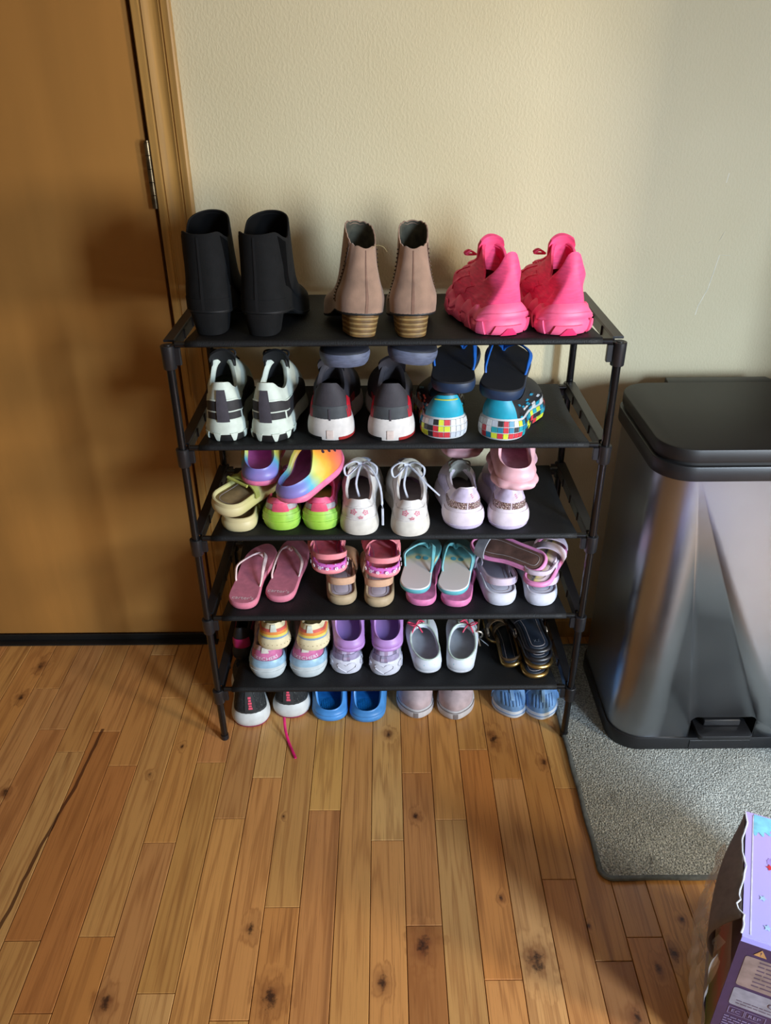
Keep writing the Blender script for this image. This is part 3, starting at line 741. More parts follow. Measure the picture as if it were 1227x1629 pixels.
def box_():
    root = thing('toy_carton', 'torn lavender and purple printed cardboard carton at the bottom right corner', 'box')
    root.location = (.8135, -.6435, 0); root.rotation_euler = (0, 0, R(-23))
    W_, D_, H_ = .30, .209, .30
    lav = ramp_mat('lavender_print', 1, 0, .2, [(0, (176, 172, 250)), (1, (196, 176, 242))], .35)
    pur = M((66, 50, 86), .45, var=.06, key='carton_purple'); inn = M((118, 108, 106), .8, var=.1, key='carton_inner'); wh = M((205, 212, 226), .6, key='carton_white')
    b = MB(); b.box((0, 0, .0), (W_, .0025, H_-.003)); b.build('front_panel', pur, root, smooth=False)
    b = MB(); b.box((0, .0, H_-.003), (W_, D_, H_)); b.box((0, -.003, H_-.010), (W_, 0, H_-.0005)); b.build('top_panel', lav, root, smooth=False)
    b = MB(); b.box((0, D_-.0025, 0), (W_, D_, H_-.003)); b.box((W_-.0025, .0025, 0), (W_, D_-.0025, H_-.003)); b.box((.0, .0025, 0), (W_-.0025, D_-.0025, .002)); b.build('back_panel', pur, root, smooth=False)
    b = MB(); b.box((0, .0025, .225), (.002, D_-.0025, H_-.003)); b.build('side_panel', pur, root, smooth=False)
    # torn white edge along the left of the lid
    rn = random.Random(5); pts = []
    for i in range(30):
        y = D_*i/29; pts.append((-.002+.003*math.sin(i*.55)+rn.uniform(-.0009, .0009)+(-.006 if 5 <= i <= 6 else 0), y, H_+.001+rn.uniform(-.001, .001)))
    b = MB(); b.tube(pts, .0012, 6, flat=.7); b.build('torn_edge', wh, root)
    b = MB(); b.box((.009, .003, H_), (.0105, D_-.004, H_+.0004)); b.build('printed_line', M((222, 222, 250), .4, key='pline'), root, smooth=False)
    def flat(V, F, ox, oy, s, mat, nm, rot=0):
        c, q = math.cos(rot), math.sin(rot)
        mesh(nm, [(ox+s*(p[0]*c-p[1]*q), oy+s*(p[0]*q+p[1]*c), H_+.0006) for p in V], F, mat, root, smooth=False)
    V, F = star(5, 1, .5)
    flat(V, F, .033, .118, .0058, M((214, 60, 72), .4, key='star_red'), 'red_star', .3)
    ws = M((178, 214, 250), .4, key='star_blue')
    for x, y in ((.024, .064), (.030, .021), (.062, .090), (.070, .035), (.085, .15)): flat(V, F, x, y, .0052, ws, 'pale_star', x*40)
    cl = MB(); cv = [(0, D_-.0015), (.04, D_-.0015)]
    V = [(.0105, D_-.002)]; n = 40
    for i in range(n+1):
        a = R(-90+90*i/n); rr = .036+.004*math.sin(i*.9)
        V.append((.0105+rr*math.cos(a), D_-.002+rr*math.sin(a)))
    mesh('printed_cloud', [(x, y, H_+.0005) for x, y in V], [[0, i+1, i+2] for i in range(n)], M((140, 216, 246), .4, key='cloud'), root, smooth=False)
    mesh('printed_patch', *(lambda V, F: ([(.036+.008*p[0], .128+.008*p[1], H_+.0003) for p in V], F))(*star(9, 1, .85)), M((172, 150, 226), .4, key='patch_l'), root, smooth=False)
    # front print: warning triangle, text panels, marks
    tan = M((148, 128, 122), .5, key='print_tan'); grey = M((150, 148, 160), .5, key='print_grey'); ink = M((96, 78, 96), .5, key='ink'); pale = M((142, 130, 168), .5, key='pale_ink')
    def fp(pts, z=.0004): return [(x, -z, y) for x, y in pts]
    def quad(x0, z0, x1, z1, mat, nm, y=.0004, r=.004):
        o = rrect(x0, z0, x1, z1, r, 4) if r else [(x0, z0), (x1, z0), (x1, z1), (x0, z1)]
        mesh(nm, [(x, -y, z) for x, z in o], [list(range(len(o)))], mat, root, smooth=False)
    quad(.012, .196, .18, .262, tan, 'text_panel'); quad(.012, .150, .18, .190, grey, 'text_panel')
    mb = MB(); rn = random.Random(2)
    for k in range(7):
        z = .255-k*.0085; x = .030
        while x < .17:
            w = rn.uniform(.006, .016); mb.add([(x, -.0006, z), (x+w, -.0006, z), (x+w, -.0006, z+.0028), (x, -.0006, z+.0028)], [[0, 1, 2, 3]]); x += w+.002
    for k in range(2):
        z = .162-k*.006; x = .020
        while x < .10:
            w = rn.uniform(.004, .010); mb.add([(x, -.0006, z), (x+w, -.0006, z), (x+w, -.0006, z+.0018), (x, -.0006, z+.0018)], [[0, 1, 2, 3]]); x += w+.0015
    o = mb.build('small_print', ink, root, smooth=False); o['kind'] = 'stuff'
    mb = MB()
    for k in range(6):
        z = .120-k*.006; x = .012
        while x < .09:
            w = rn.uniform(.004, .010); mb.add([(x, -.0006, z), (x+w, -.0006, z), (x+w, -.0006, z+.0022), (x, -.0006, z+.0022)], [[0, 1, 2, 3]]); x += w+.0015
    x = .042
    for k in range(2):
        x = .045
        while x < .09: w = rn.uniform(.005, .01); mb.add([(x, -.0006, .282-k*.007), (x+w, -.0006, .282-k*.007), (x+w, -.0006, .285-k*.007), (x, -.0006, .285-k*.007)], [[0, 1, 2, 3]]); x += w+.002
    o = mb.build('small_print', pale, root, smooth=False); o['kind'] = 'stuff'
    mesh('warning_triangle', [(.020, -.0006, .268), (.036, -.0006, .268), (.028, -.0006, .282)], [[0, 1, 2]], M((196, 146, 92), .5, key='tri'), root, smooth=False)
    def ft(s, x, z, sz, mat, nm):
        V, F = text_pts(s, sz); mesh(nm, [(x+p.x, -.0009, z+p.y) for p in V], F, mat, root, smooth=False)
    ft('!', .028, .2735, .011, ink, 'exclamation_mark'); ft('CE', .066, .174, .016, ink, 'lettering'); ft('EC', .024, .137, .010, pale, 'lettering'); ft('REP', .048, .137, .010, pale, 'lettering')
    mb = MB()
    for x0, x1 in ((.014, .035), (.036, .062)):
        for a, c, d, e in ((x0, .129, x1, .1298), (x0, .1445, x1, .1453), (x0, .129, x0+.0008, .1453), (x1-.0008, .129, x1, .1453)): mb.add([(a, -.0006, c), (d, -.0006, c), (d, -.0006, e), (a, -.0006, e)], [[0, 1, 2, 3]])
    mb.build('label_frame', pale, root, smooth=False)
    V = []; n = 24
    for r in (.0075, .0062):
        for i in range(n): V.append((.088+r*math.cos(2*PI*i/n), -.0006, .172+r*math.sin(2*PI*i/n)))
    mesh('round_mark', V, [[i, (i+1) % n, n+(i+1) % n, n+i] for i in range(n)], M((180, 120, 90), .5, key='rmark'), root, smooth=False)
    # left side: inner board flap that bows outwards, clear film sleeve beneath
    V = []; F = []; n, m = 14, 10
    for i in range(n+1):
        for j in range(m+1):
            y = D_*(.12+.86*i/n); s = j/m
            z = H_-.002-s*(.10*(1-.55*(i/n))); x = -.030*math.sin(PI*min(1, s*.8))*(1-(i/n)**2.5)-.0012
            V.append((x, y, z))
    for i in range(n):
        for j in range(m): a = i*(m+1)+j; F.append([a, a+1, a+m+2, a+m+1])
    o = mesh('side_flap', V, F, inn, root); md = o.modifiers.new('s', 'SOLIDIFY'); md.thickness = .0018
    fm = bpy.data.materials.new('clear_film'); fm.use_nodes = True; t = NT(fm)
    t.b.inputs['Base Color'].default_value = (.93, .93, .95, 1); t.b.inputs['Roughness'].default_value = .12; t.b.inputs['Alpha'].default_value = .28
    t.bump(t.noise(t.coord((1, 1, .25)), 45, 3), .6, .01)
    V = []; F = []; n, m = 26, 20
    for i in range(n+1):
        for j in range(m+1):
            y = D_*i/n; s = j/m; z = H_-.07-s*(H_-.075)
            x = -.014-.020*math.sin(PI*s)*max(0, math.sin(PI*i/n))**.5-.004*math.sin(i*1.3+j*.35)-.003*math.sin(i*2.9-j*.6)
            V.append((x, y, z))
    for i in range(n):
        for j in range(m): a = i*(m+1)+j; F.append([a, a+1, a+m+2, a+m+1])
    mesh('plastic_film', V, F, fm, root)
    # inner tray seen through the film
    tr = ramp_mat('tray_print', 2, 0, .23, [(0, (120, 140, 60)), (.25, (140, 130, 84)), (.5, (176, 96, 84)), (.75, (150, 116, 100)), (1, (168, 150, 138))], .6, wob=.5)
    b = MB(); b.box((.004, .006, .003), (.006, D_-.004, .23)); b.build('inner_tray', tr, root, smooth=False)
box_()
#SHOES
# ================================================================ shoes
BLK = M((12, 12, 13), .85, bs=700, bst=.35, var=.3, key='black_suede', spec=.25)
BLK2 = M((14, 14, 15), .6, var=.1, key='black_sole')
def boots():
    tan = M((146, 116, 97), .9, bs=500, bst=.3, var=.14, vs=30, sheen=.25, key='tan_suede')
    for i, (x, y, rz, lab) in enumerate(((.062, .018, -10, 'black suede ankle boot standing at the left end of the top shelf'), (.150, .010, -11, 'black suede ankle boot beside the tan boots, second from the left end'))):
        r = thing('ankle_boot', lab, 'boot', 'black ankle boots on the top shelf')
        F = Foot(.228, .090, -1 if i == 0 else 1, heel=.86, waist=.78, toe=.85, tc=1.2)
        zb = lambda t: it([(0, .040), (.25, .034), (.5, .012), (.7, .006), (1, .007)], t)
        sole(F, 'sole', lambda t: zb(t)-.004, lambda t: zb(t)+.001, BLK2, r, o0=-.002, o1=0, bulge=.001, rows=2)
        H = Foot(.066, .058, 1, heel=.95, waist=.97, toe=.97, nt=3, bend=0, tc=.3)
        sole(H, 'heel_block', 0, lambda t: zb(t*.29)-.002, BLK, r, o0=-.004, o1=.003, bulge=0, rows=3)
        U = Upper(F, zb, lambda t: it([(0, .158), (.15, .160), (.35, .150), (.5, .146), (.7, .168), (1, .180)], t), t0=.04, t1=.46, w=.42, ins=.001, toe=BOOT, bulge=.002, nc=2.2, m0=.1, m1=.6, heel=[(0, 0, 0), (.2, .15, .2), (.5, .75, .5), (1, 1, 1)])
        U.build(BLK, r, th=.003, N=64, nv=18, lining=M((5, 5, 6), .9, key='boot_lining', spec=.15))
        patch(U, -.004, .004, .0, .97, .0009, M((16, 16, 18), .8, key='seam', spec=.3), 'back_seam', r, nu=2, nv=20)
        # elastic gore on each side and the heel counter
        for s in (1, -1): patch(U, s*.150, s*.215, .34, .97, .0005, M((4, 4, 5), .95, spec=.1, bs=900, bst=.5, stretch=(1, 1, 3), key='elastic'), 'elastic_gore', r, nu=8, nv=12, taper=lambda y: .55+.45*abs(2*y-.9))
        patch(U, -.13, .13, -.0, .17, .0008, BLK, 'heel_counter', r, nu=16, nv=3)
        put(r, x, y, SH[5], rz)
    stud = M((60, 44, 34), .35, metal=.8, key='stud')
    for i, (x, y, rz, lab) in enumerate(((.323, .000, 16, 'tan suede ankle boot with stacked heel, left one of the pair'), (.401, -.004, 2, 'tan suede ankle boot with stacked heel, right one beside the pink sneakers'))):
        r = thing('ankle_boot', lab, 'boot', 'tan ankle boots on the top shelf')
        F = Foot(.195, .080, -1 if i == 0 else 1, heel=.94, waist=.84, toe=.85, tc=1.1)
        zb = lambda t: it([(0, .040), (.28, .034), (.5, .014), (.7, .007), (1, .008)], t)
        sole(F, 'sole', lambda t: zb(t)-.004, lambda t: zb(t)+.0005, BLK2, r, o0=-.001, o1=0, bulge=.001, rows=2)
        H = Foot(.054, .056, 1, heel=.96, waist=.97, toe=.97, nt=3, bend=0, tc=.3)
        wa = M((150, 122, 76), .5, var=.2, key='heel_wood'); wb = M((106, 78, 42), .5, var=.2, key='heel_wood_dark')
        n = 9
        for k in range(n):
            q0, q1 = k/n, (k+1)/n
            o = sole(H, 'heel_lift', lambda t, q=q0: (zb(t*.28)-.003)*q, lambda t, q=q1: (zb(t*.28)-.003)*q-.0003, wa if k % 2 else wb, r, o0=-.004+.004*q0, o1=-.004+.004*q1, bulge=.0003, rows=2, N=32)
        U = Upper(F, zb, lambda t: it([(0, .136), (.2, .139), (.45, .152), (.7, .162), (1, .166)], t)+.0025*abs(math.sin(t*26)), t0=.11, t1=.46, w=.30, ins=.000, toe=BOOT, bulge=.003, nc=2.1, m0=.1, m1=.6, heel=[(0, 0, 0), (.18, .02, .18), (.5, .55, .5), (.8, .9, .8), (1, 1, 1)])
        U.build(tan, r, th=.0022, N=96, nv=18, lining=M((70, 68, 56), .9, var=.3, key='tan_lining'))
        patch(U, -.004, .004, .0, .98, .0007, M((120, 88, 72), .8, key='tan_seam'), 'back_seam', r, nu=2, nv=20)
        zip_ = M((96, 72, 58), .6, bs=900, bst=.8, key='zip_tape')
        for s in (1, -1):
            patch(U, s*.165, s*.180, .12, .98, .0010, zip_, 'side_trim', r, nu=3, nv=16)
            mb = MB()
            for k in range(15):
                p = U.S(s*.1725, .16+.054*k)+U.n(s*.1725, .16+.054*k)*.0016
                mb.tube([p-Vector((0, 0, .0011)), p+Vector((0, 0, .0011))], .0015, 8)
            o = mb.build('stud', stud, r); o['kind'] = 'stuff'
        if i == 0:
            mb = MB(); p = U.S(.06, .98); mb.tube(catmull([p, p+Vector((.008, -.002, .006)), p+Vector((.018, -.004, .004)), p+Vector((.024, -.006, -.003))], 4), .0003, 5); mb.build('loose_thread', M((178, 160, 110), .7, key='thread'), r)
        put(r, x, y, SH[5], rz, 0, 5 if i == 0 else 0)
boots()

def pink_chunky():
    pk = M((244, 76, 126), .62, bs=260, bst=.12, var=.08, key='hot_pink_knit', stretch=(1, 1, 4)); ps = M((242, 98, 140), .5, var=.06, key='hot_pink_sole'); pd = M((220, 34, 96), .7, key='hot_pink_dark')
    for i, (x, y, rz, lab) in enumerate(((.556, .016, 16, 'hot pink chunky sneaker angled left, next to the tan boots'), (.654, .012, 8, 'hot pink chunky sneaker at the right end of the top shelf'))):
        r = thing('sneaker', lab, 'shoe', 'hot pink chunky sneakers')
        F = Foot(.215, .088, -1 if i == 0 else 1, heel=.94, waist=.88)
        zt = lambda t: .036+.007*math.cos(t*38)*ss(.04, .2, t)+.014*math.exp(-(t/.10)**2)
        S = sole(F, 'chunky_sole', .0, zt, ps, r, o0=.003, o1=-.002, bulge=.008, rows=10, N=140,
             off=lambda u, q: .0030*math.cos(F_t(u)*52+q*2.0)*math.sin(PI*q)*ss(.03, .12, F_t(u)) + (-.003 if .40 < q < .52 else 0))
        ssf = SoleSurf(F, .0, zt, .003, -.002, .008)
        # moulded heel relief: curved lip, side waves and a framed peak
        patch(ssf, -.10, .10, .64, .72, .0022, ps, 'heel_ridge', r, nu=14, nv=2)
        for s in (-1, 1): patch(ssf, s*.075, s*.10, .02, .50, .0030, ps, 'heel_rib', r, nu=4, nv=8, taper=lambda q: 1.3-.6*q)
        patch(ssf, -.055, .055, .0, .34, .0030, ps, 'heel_frame', r, nu=10, nv=5, taper=lambda q: 1-.3*q)
        patch(ssf, -.028, .028, .0, .26, .0046, pd, 'heel_peak', r, nu=8, nv=5, taper=lambda q: 1-.75*q)
        for s in (-1, 1):
            for k in range(5):
                u0 = s*(.13+.075*k); patch(ssf, u0, u0+s*.04, .12, .62, .0022, ps, 'side_wave', r, nu=6, nv=6, taper=lambda q: 1.15-.8*q)
        zc = lambda t: it([(0, .130), (.008, .126), (.035, .108), (.10, .094), (.3, .078), (.55, .092), (.8, .124), (1, .131)], t)
        U = Upper(F, lambda t: zt(t)-.006, zc, t0=-.02, t1=.40, w=.27, ins=.004, bulge=.004, m0=.15, m1=.6, nc=2.1, toe=[(0, 0, 0), (.12, .03, .20), (.25, .12, .32), (.45, .42, .46), (.65, .72, .60), (.85, .93, .80), (1, 1, 1)], heel=[(0, 0, 0), (.3, .55, .3), (.7, .90, .7), (1, .45, 1)])
        U.build(pk, r, th=.0045, N=64, nv=18, lining=pd)
        # the flared pull tab at the back and the wavy side overlays
        for s in (-1, 1):
            for k in range(3): patch(U, s*(.25+.055*k), s*(.29+.055*k), .1, .62, .0016, pk, 'overlay', r, nu=5, nv=8, taper=lambda q: 1+.5*math.sin(q*6))
        tongue(F, .42, .085, .35, .142, .020, .005, pk, r)
        laces(U, pk, r, vs=(.45, .55, .65, .75, .86), du=.05)
        mb = MB(); c = U.S(.56, .80)+Vector((-.006, 0, .004))
        for q in (1, -.6): mb.tube(catmull([c, c+Vector((-.012, -.006*q, .007)), c+Vector((-.020, -.004*q, .002)), c], 5), .0018, 6)
        mb.build('lace_bow', pk, r)
        put(r, x, y, SH[5], rz)
pink_chunky()

def sneaker(lab, group, L, W, side, upper, midsole, pos, rz, rx=0, ry=0, hs=.026, hc=.075, hf=.095, zs=.058, t1=.47, w=.30, out=None, tip=.0, bulge=.003, th=.005, lining=None, insole=None, fmat=None, lace=None, laces_bow=0, heelz=None, nh=2.2, heelW=.84, sole_curve=None, tongue_m=None, ton=True, parts=None, name='sneaker', sole_rows=6, soleoff=None, toe=SNEAK, m1=.62, lace_vs=(.5, .6, .7, .8, .9), outm=None, sb=.003, t0=.02, solef=None, tc=.9):
    r = thing(name, lab, 'shoe', group)
    F = Foot(L, W, side, heel=heelW, nh=nh, toe=.94, tc=tc)
    zt = sole_curve or (lambda t: hs+.006*math.exp(-(t/.12)**2)-.004*ss(.3, .7, t)+.003*ss(.85, 1, t))
    ob = .006 if outm else 0
    if outm: sole(F, 'outsole', lambda t: .004*ss(.8, 1, t), lambda t: ob+.004*ss(.8, 1, t), outm, r, o0=-.002, o1=.001, bulge=.001, rows=2)
    sole(F, 'midsole', lambda t: ob+.004*ss(.8, 1, t), zt, midsole, r, o0=.0005, o1=-.002, bulge=sb, rows=sole_rows, N=72, off=soleoff, fmat=solef)
    zc = lambda t: it([(0, hc), (.06, hc*.985), (.2, hc*.86), (.42, zs), (.65, zs+.006), (.88, hf*.92), (1, hf)], t)
    U = Upper(F, lambda t: zt(t)-.004, zc, t0=t0, t1=t1, w=w, ins=.003, bulge=bulge, m1=m1, toe=toe)
    U.build(upper, r, th=th, N=64, nv=14, lining=lining or upper, insole=insole, fmat=fmat)
    if ton: tongue(F, t1+.02, hf*.68, t1-.07, hf+.012, W*.24, .005, tongue_m or (upper if not isinstance(upper, list) else upper[0]), r)
    if lace: laces(U, lace, r, vs=lace_vs, bow=laces_bow)
    if parts: parts(r, F, U, SoleSurf(F, lambda t: ob+.004*ss(.8, 1, t), zt, .0005, -.002, sb))
    return put(r, pos[0], pos[1], pos[2], rz, rx, ry)

# ---- tier two ------------------------------------------------------------
def tier2():
    mint = M((205, 214, 202), .6, bs=300, bst=.15, var=.06, key='pale_mint'); dk = M((46, 44, 46), .7, bs=600, bst=.3, key='charcoal_mesh'); tab = M((62, 58, 66), .8, bs=700, bst=.4, key='tab_web')
    blk = M((20, 20, 22), .7, key='black_mesh')
    for i, (x, y, rz, lab) in enumerate(((.077, .010, 4, 'white and charcoal trail sneaker at the left end of the second tier'), (.150, .006, -5, 'white and charcoal trail sneaker beside the red and grey pair'))):
        def parts(r, F, U, S):
            patch(U, -.20, .20, .08, .60, .0008, dk, 'heel_panel', r, nu=24, nv=8)
            patch(U, -.22, .22, .58, .62, .0016, mint, 'piping', r, nu=24, nv=2)
            patch(U, -.15, .15, .28, .31, .0016, mint, 'piping', r, nu=20, nv=2)
            for s in (-1, 1): patch(U, s*.10, s*.11, .06, .30, .0016, mint, 'piping', r, nu=2, nv=4)
            for s in (-1, 1): patch(U, s*.20, s*.33, .08, .55, .0010, dk, 'side_panel', r, nu=10, nv=6)
            patch(U, -.030, .022, .02, .86, .0028, tab, 'heel_tab', r, nu=4, nv=12)
            for s in (-1, 1):
                for k in range(3): patch(S, s*(.02+.06*k), s*(.045+.06*k), .0, .40, .002, mint, 'sole_claw', r, nu=4, nv=4, taper=lambda q: .35+.9*q)
        sneaker(lab, 'white and charcoal trail sneakers', .225, .086, -1+2*i, mint, [mint, BLK2], (x, y, SH[4]), rz, hs=.032, hc=.103, hf=.122, zs=.080, w=.29, th=.008, lining=M((150, 160, 150), .8, key='mint_lining'), parts=parts, lace=blk, laces_bow=.9, tongue_m=blk, solef=lambda u, q: 1 if q < .38 else 0, heelW=.78)
    up = M((52, 48, 54), .75, bs=500, bst=.35, key='grey_mesh'); lo = M((62, 66, 70), .6, key='grey_counter'); red = M((190, 24, 44), .5, key='sport_red')
    ms = M((206, 200, 196), .55, var=.06, key='offwhite_foam'); rd = M((150, 34, 34), .5, key='red_rubber')
    for i, (x, y, rz, lab) in enumerate(((.259, .010, -3, 'dark grey running sneaker with red sides, beside the trail sneakers'), (.364, .006, 0, 'dark grey running sneaker with red sides, beside the mosaic soled pair'))):
        def parts(r, F, U, S):
            patch(U, -.13, .13, .0, .42, .0008, lo, 'heel_counter', r, nu=16, nv=6)
            for s in (-1, 1): patch(U, s*.085, s*.26, .0, lambda x: .30+.45*math.sin(PI*min(1, x*1.3)), .0009, red, 'red_side', r, nu=10, nv=6)
            patch(U, -.003, .003, .0, .36, .0018, tab, 'back_seam', r, nu=2, nv=6)
            patch(S, -.010, .010, .08, .50, .0012, M((214, 196, 188), .5, key='plug'), 'heel_plug', r, nu=3, nv=4)
            for s in (-1, 1): patch(S, s*.03, s*.20, .0, .16, .0012, rd if s > 0 else BLK2, 'outsole_wrap', r, nu=10, nv=2)
            # interlocked arcs on the outer side
            for s in (1,):
                for k in (0, 1):
                    mb = MB(); pts = []
                    for a in range(13):
                        w = PI*a/12; q = .30+(.045 if k else -.045) + (.085*math.sin(w) if not k else -.085*math.sin(w))
                        uu = .19+.028*math.cos(w); pts.append(U.S(uu, q)+U.n(uu, q)*.0016)
                    mb.tube(pts, .0011, 6); mb.build('side_emblem', M((28, 26, 30), .5, key='emb'), r)
        sneaker(lab, 'red and grey running sneakers', .225, .090, -1+2*i, up, ms, (x, y, SH[4]), rz, hs=.033, hc=.100, hf=.108, zs=.074, w=.29, th=.008, lining=M((34, 32, 38), .9, key='dark_lining'), parts=parts, lace=blk, tongue_m=up, outm=None, heelW=.88)
    # dark slides lying on the running sneakers
    navy = M((40, 42, 52), .55, bs=260, bst=.25, var=.12, key='slide_dark'); gr = M((92, 98, 120), .6, bs=40, bst=.3, var=.15, stretch=(1, 1, 5), key='slide_foam')
    for i, (x, y, z, rz, rx, ry, lab) in enumerate(((.292, .008, .835, 4, -1, 0, 'dark grey foam slide lying on the left red and grey sneaker'), (.396, .018, .836, -4, -2, 7, 'dark grey foam slide lying on the right red and grey sneaker'))):
        r = thing('slide_sandal', lab, 'sandal', 'dark slides under the top shelf')
        F = Foot(.23, .092, -1+2*i, heel=.92)
        sole(F, 'sole', lambda t: .010*ss(.5, 0, t)*.3, lambda t: .026, gr, r, o0=-.006, o1=0, bulge=.003, rows=5)
        sole(F, 'footbed', .0262, .031, navy, r, o0=0, o1=-.004, bulge=.001, rows=2)
        band(F, .45, .78, .020, .010, .028, .005, navy, 'strap', r)
        put(r, x, y, z, rz, rx, ry)
    # navy flip flops on the mosaic sneakers
    nv = M((24, 44, 72), .5, var=.1, key='navy_eva'); nt = M((17, 19, 27), .8, bs=500, bst=.3, key='black_footbed'); bl = M((30, 94, 178), .4, key='blue_strap')
    for i, (x, y, z, rz, rx, ry, lab) in enumerate(((.470, -.005, .797, -7, 1, 0, 'navy flip flop with blue strap, lying left on the mosaic soled sneakers'), (.545, -.008, .785, -13, 4, 4, 'navy flip flop with blue strap, lying right on the mosaic soled sneakers'))):
        flipflop(lab, 'navy flip flops', .215, .084, -1+2*i, nv, nt, bl, (x, y, z), rz, rx, ry, th=.020, heel=.90, strapw=.009)
    # mosaic soled sneakers
    teal = M((22, 150, 176), .5, var=.06, key='teal_heel'); blk3 = M((26, 26, 30), .6, key='blk3'); wht = M((186, 188, 190), .5, var=.05, key='mosaic_white')
    cols = [(192, 192, 194), (180, 186, 196), (40, 150, 160), (196, 52, 62), (206, 214, 60), (44, 44, 48), (30, 120, 150), (214, 216, 216)]
    cm = [M(c, .45, var=.05, key='tile%d' % k) for k, c in enumerate(cols)]; sal = M((240, 130, 100), .5, key='salmon_pix')
    for i, (x, y, rz, lab) in enumerate(((.463, .012, 2, 'teal and black sneaker with coloured mosaic sole, left one of the pair'), (.546, .008, -26, 'teal and black sneaker with coloured mosaic sole, toe turned towards the right post'))):
        def parts(r, F, U, S, i=i):
            rn = random.Random(11+i)
            mb = MB(); n = 46
            for a in range(n):
                for b in range(3):
                    u0 = (a-(n/2))/n; w = 1/n*.42; v0 = .08+b*.28
                    c = rn.choice([2, 3, 4, 5, 5, 6, 3, 4]) if (rn.random() < (.95 if b < 2 else .65)) else rn.choice([0, 1, 7])
                    if (i == 0 and 0 < u0 < .12): c = rn.choice([0, 7, 1])
                    if (i == 1 and -.12 < u0 < -.05): c = rn.choice([0, 7])
                    V = [S.S(u0-w, v0+.02)+S.n(u0-w, v0+.02)*.0012, S.S(u0+w, v0+.02)+S.n(u0+w, v0+.02)*.0012, S.S(u0+w, v0+.25)+S.n(u0+w, v0+.25)*.0012, S.S(u0-w, v0+.25)+S.n(u0-w, v0+.25)*.0012]
                    V2 = [S.S(u0-w*1.05, v0+.01), S.S(u0+w*1.05, v0+.01), S.S(u0+w*1.05, v0+.26), S.S(u0-w*1.05, v0+.26)]
                    mb.add(V+V2, [[0, 1, 2, 3], [4, 5, 1, 0], [5, 6, 2, 1], [6, 7, 3, 2], [7, 4, 0, 3]], c)
            o = mb.build('mosaic_tile', cm, r, smooth=False); o['kind'] = 'stuff'
            patch(U, -.12, .10, .0, .98, .0010, teal, 'heel_panel', r, nu=16, nv=10)
            for s in (-1, 1):
                for a in range(9):
                    for b in range(5):
                        if rn.random() < .5:
                            u0 = s*(.125+.022*a); v0 = .05+.15*b
                            patch(U, u0, u0+s*.018, v0, v0+.12, .0010, rn.choice([sal, teal, wht, blk3, cm[6]]), 'pixel_square', r, nu=1, nv=1)
            if i == 0:
                mb = MB(); mb.tube([U.S(u, .82)+U.n(u, .82)*.0020 for u in [-.085+.011*k for k in range(15)]], .0012, 6); mb.build('lime_piping', M((206, 206, 60), .5, key='lime'), r)
        sneaker(lab, 'mosaic soled sneakers', .205, .090, -1+2*i, blk3, wht, (x, y, SH[4]), rz, hs=.034, hc=.080, hf=.078, zs=.062, w=.30, th=.006, lining=teal, parts=parts, heelW=.84, ton=False, sb=.004)
def flipflop(lab, group, L, W, side, eva, top, strap, pos, rz, rx=0, ry=0, th=.016, heel=.82, strapw=.012, parts=None, sh=.036, toe=.95, t_side=.32, tp=.80):
    r = thing('flip_flop', lab, 'sandal', group)
    F = Foot(L, W, side, heel=heel, waist=.86, toe=toe, tc=.7)
    sole(F, 'sole', 0, th-.0025, eva, r, o0=-.002, o1=.0, bulge=.0015, rows=4)
    sole(F, 'footbed', th-.0025, th, top, r, o0=0, o1=-.0015, bulge=.0004, rows=2)
    y0 = L*tp; cx = F.c(tp)-side*W*.10
    for s in (-1, 1):
        ts = t_side+.03*s*side; tt = Vector((F.c(ts)+s*(F.hw(ts)-.004), L*ts, th-.004))
        pts = [Vector((cx+s*.001, y0, th+.002)), Vector((cx+s*.006, y0-.006, th+.014)), Vector((cx*.6+s*W*.26, L*(tp-.14), th+sh*.80)), Vector((F.c(.5)+s*W*.42, L*(tp-.28), th+sh*.72)), tt+Vector((s*.003, L*.05, sh*.40)), tt]
        ribbon(pts, strapw, .0035, strap, 'strap', r, up=(s*.75, -.1, .8), taper=lambda q: .45+.75*math.sin(PI*min(1, q*1.1+.08))**.7)
    b = MB(); b.tube([(cx, y0, th-.004), (cx, y0, th+.007)], .003, 10); b.build('toe_post', strap, r)
    if parts: parts(r, F, th)
    return put(r, pos[0], pos[1], pos[2], rz, rx, ry)
tier2()

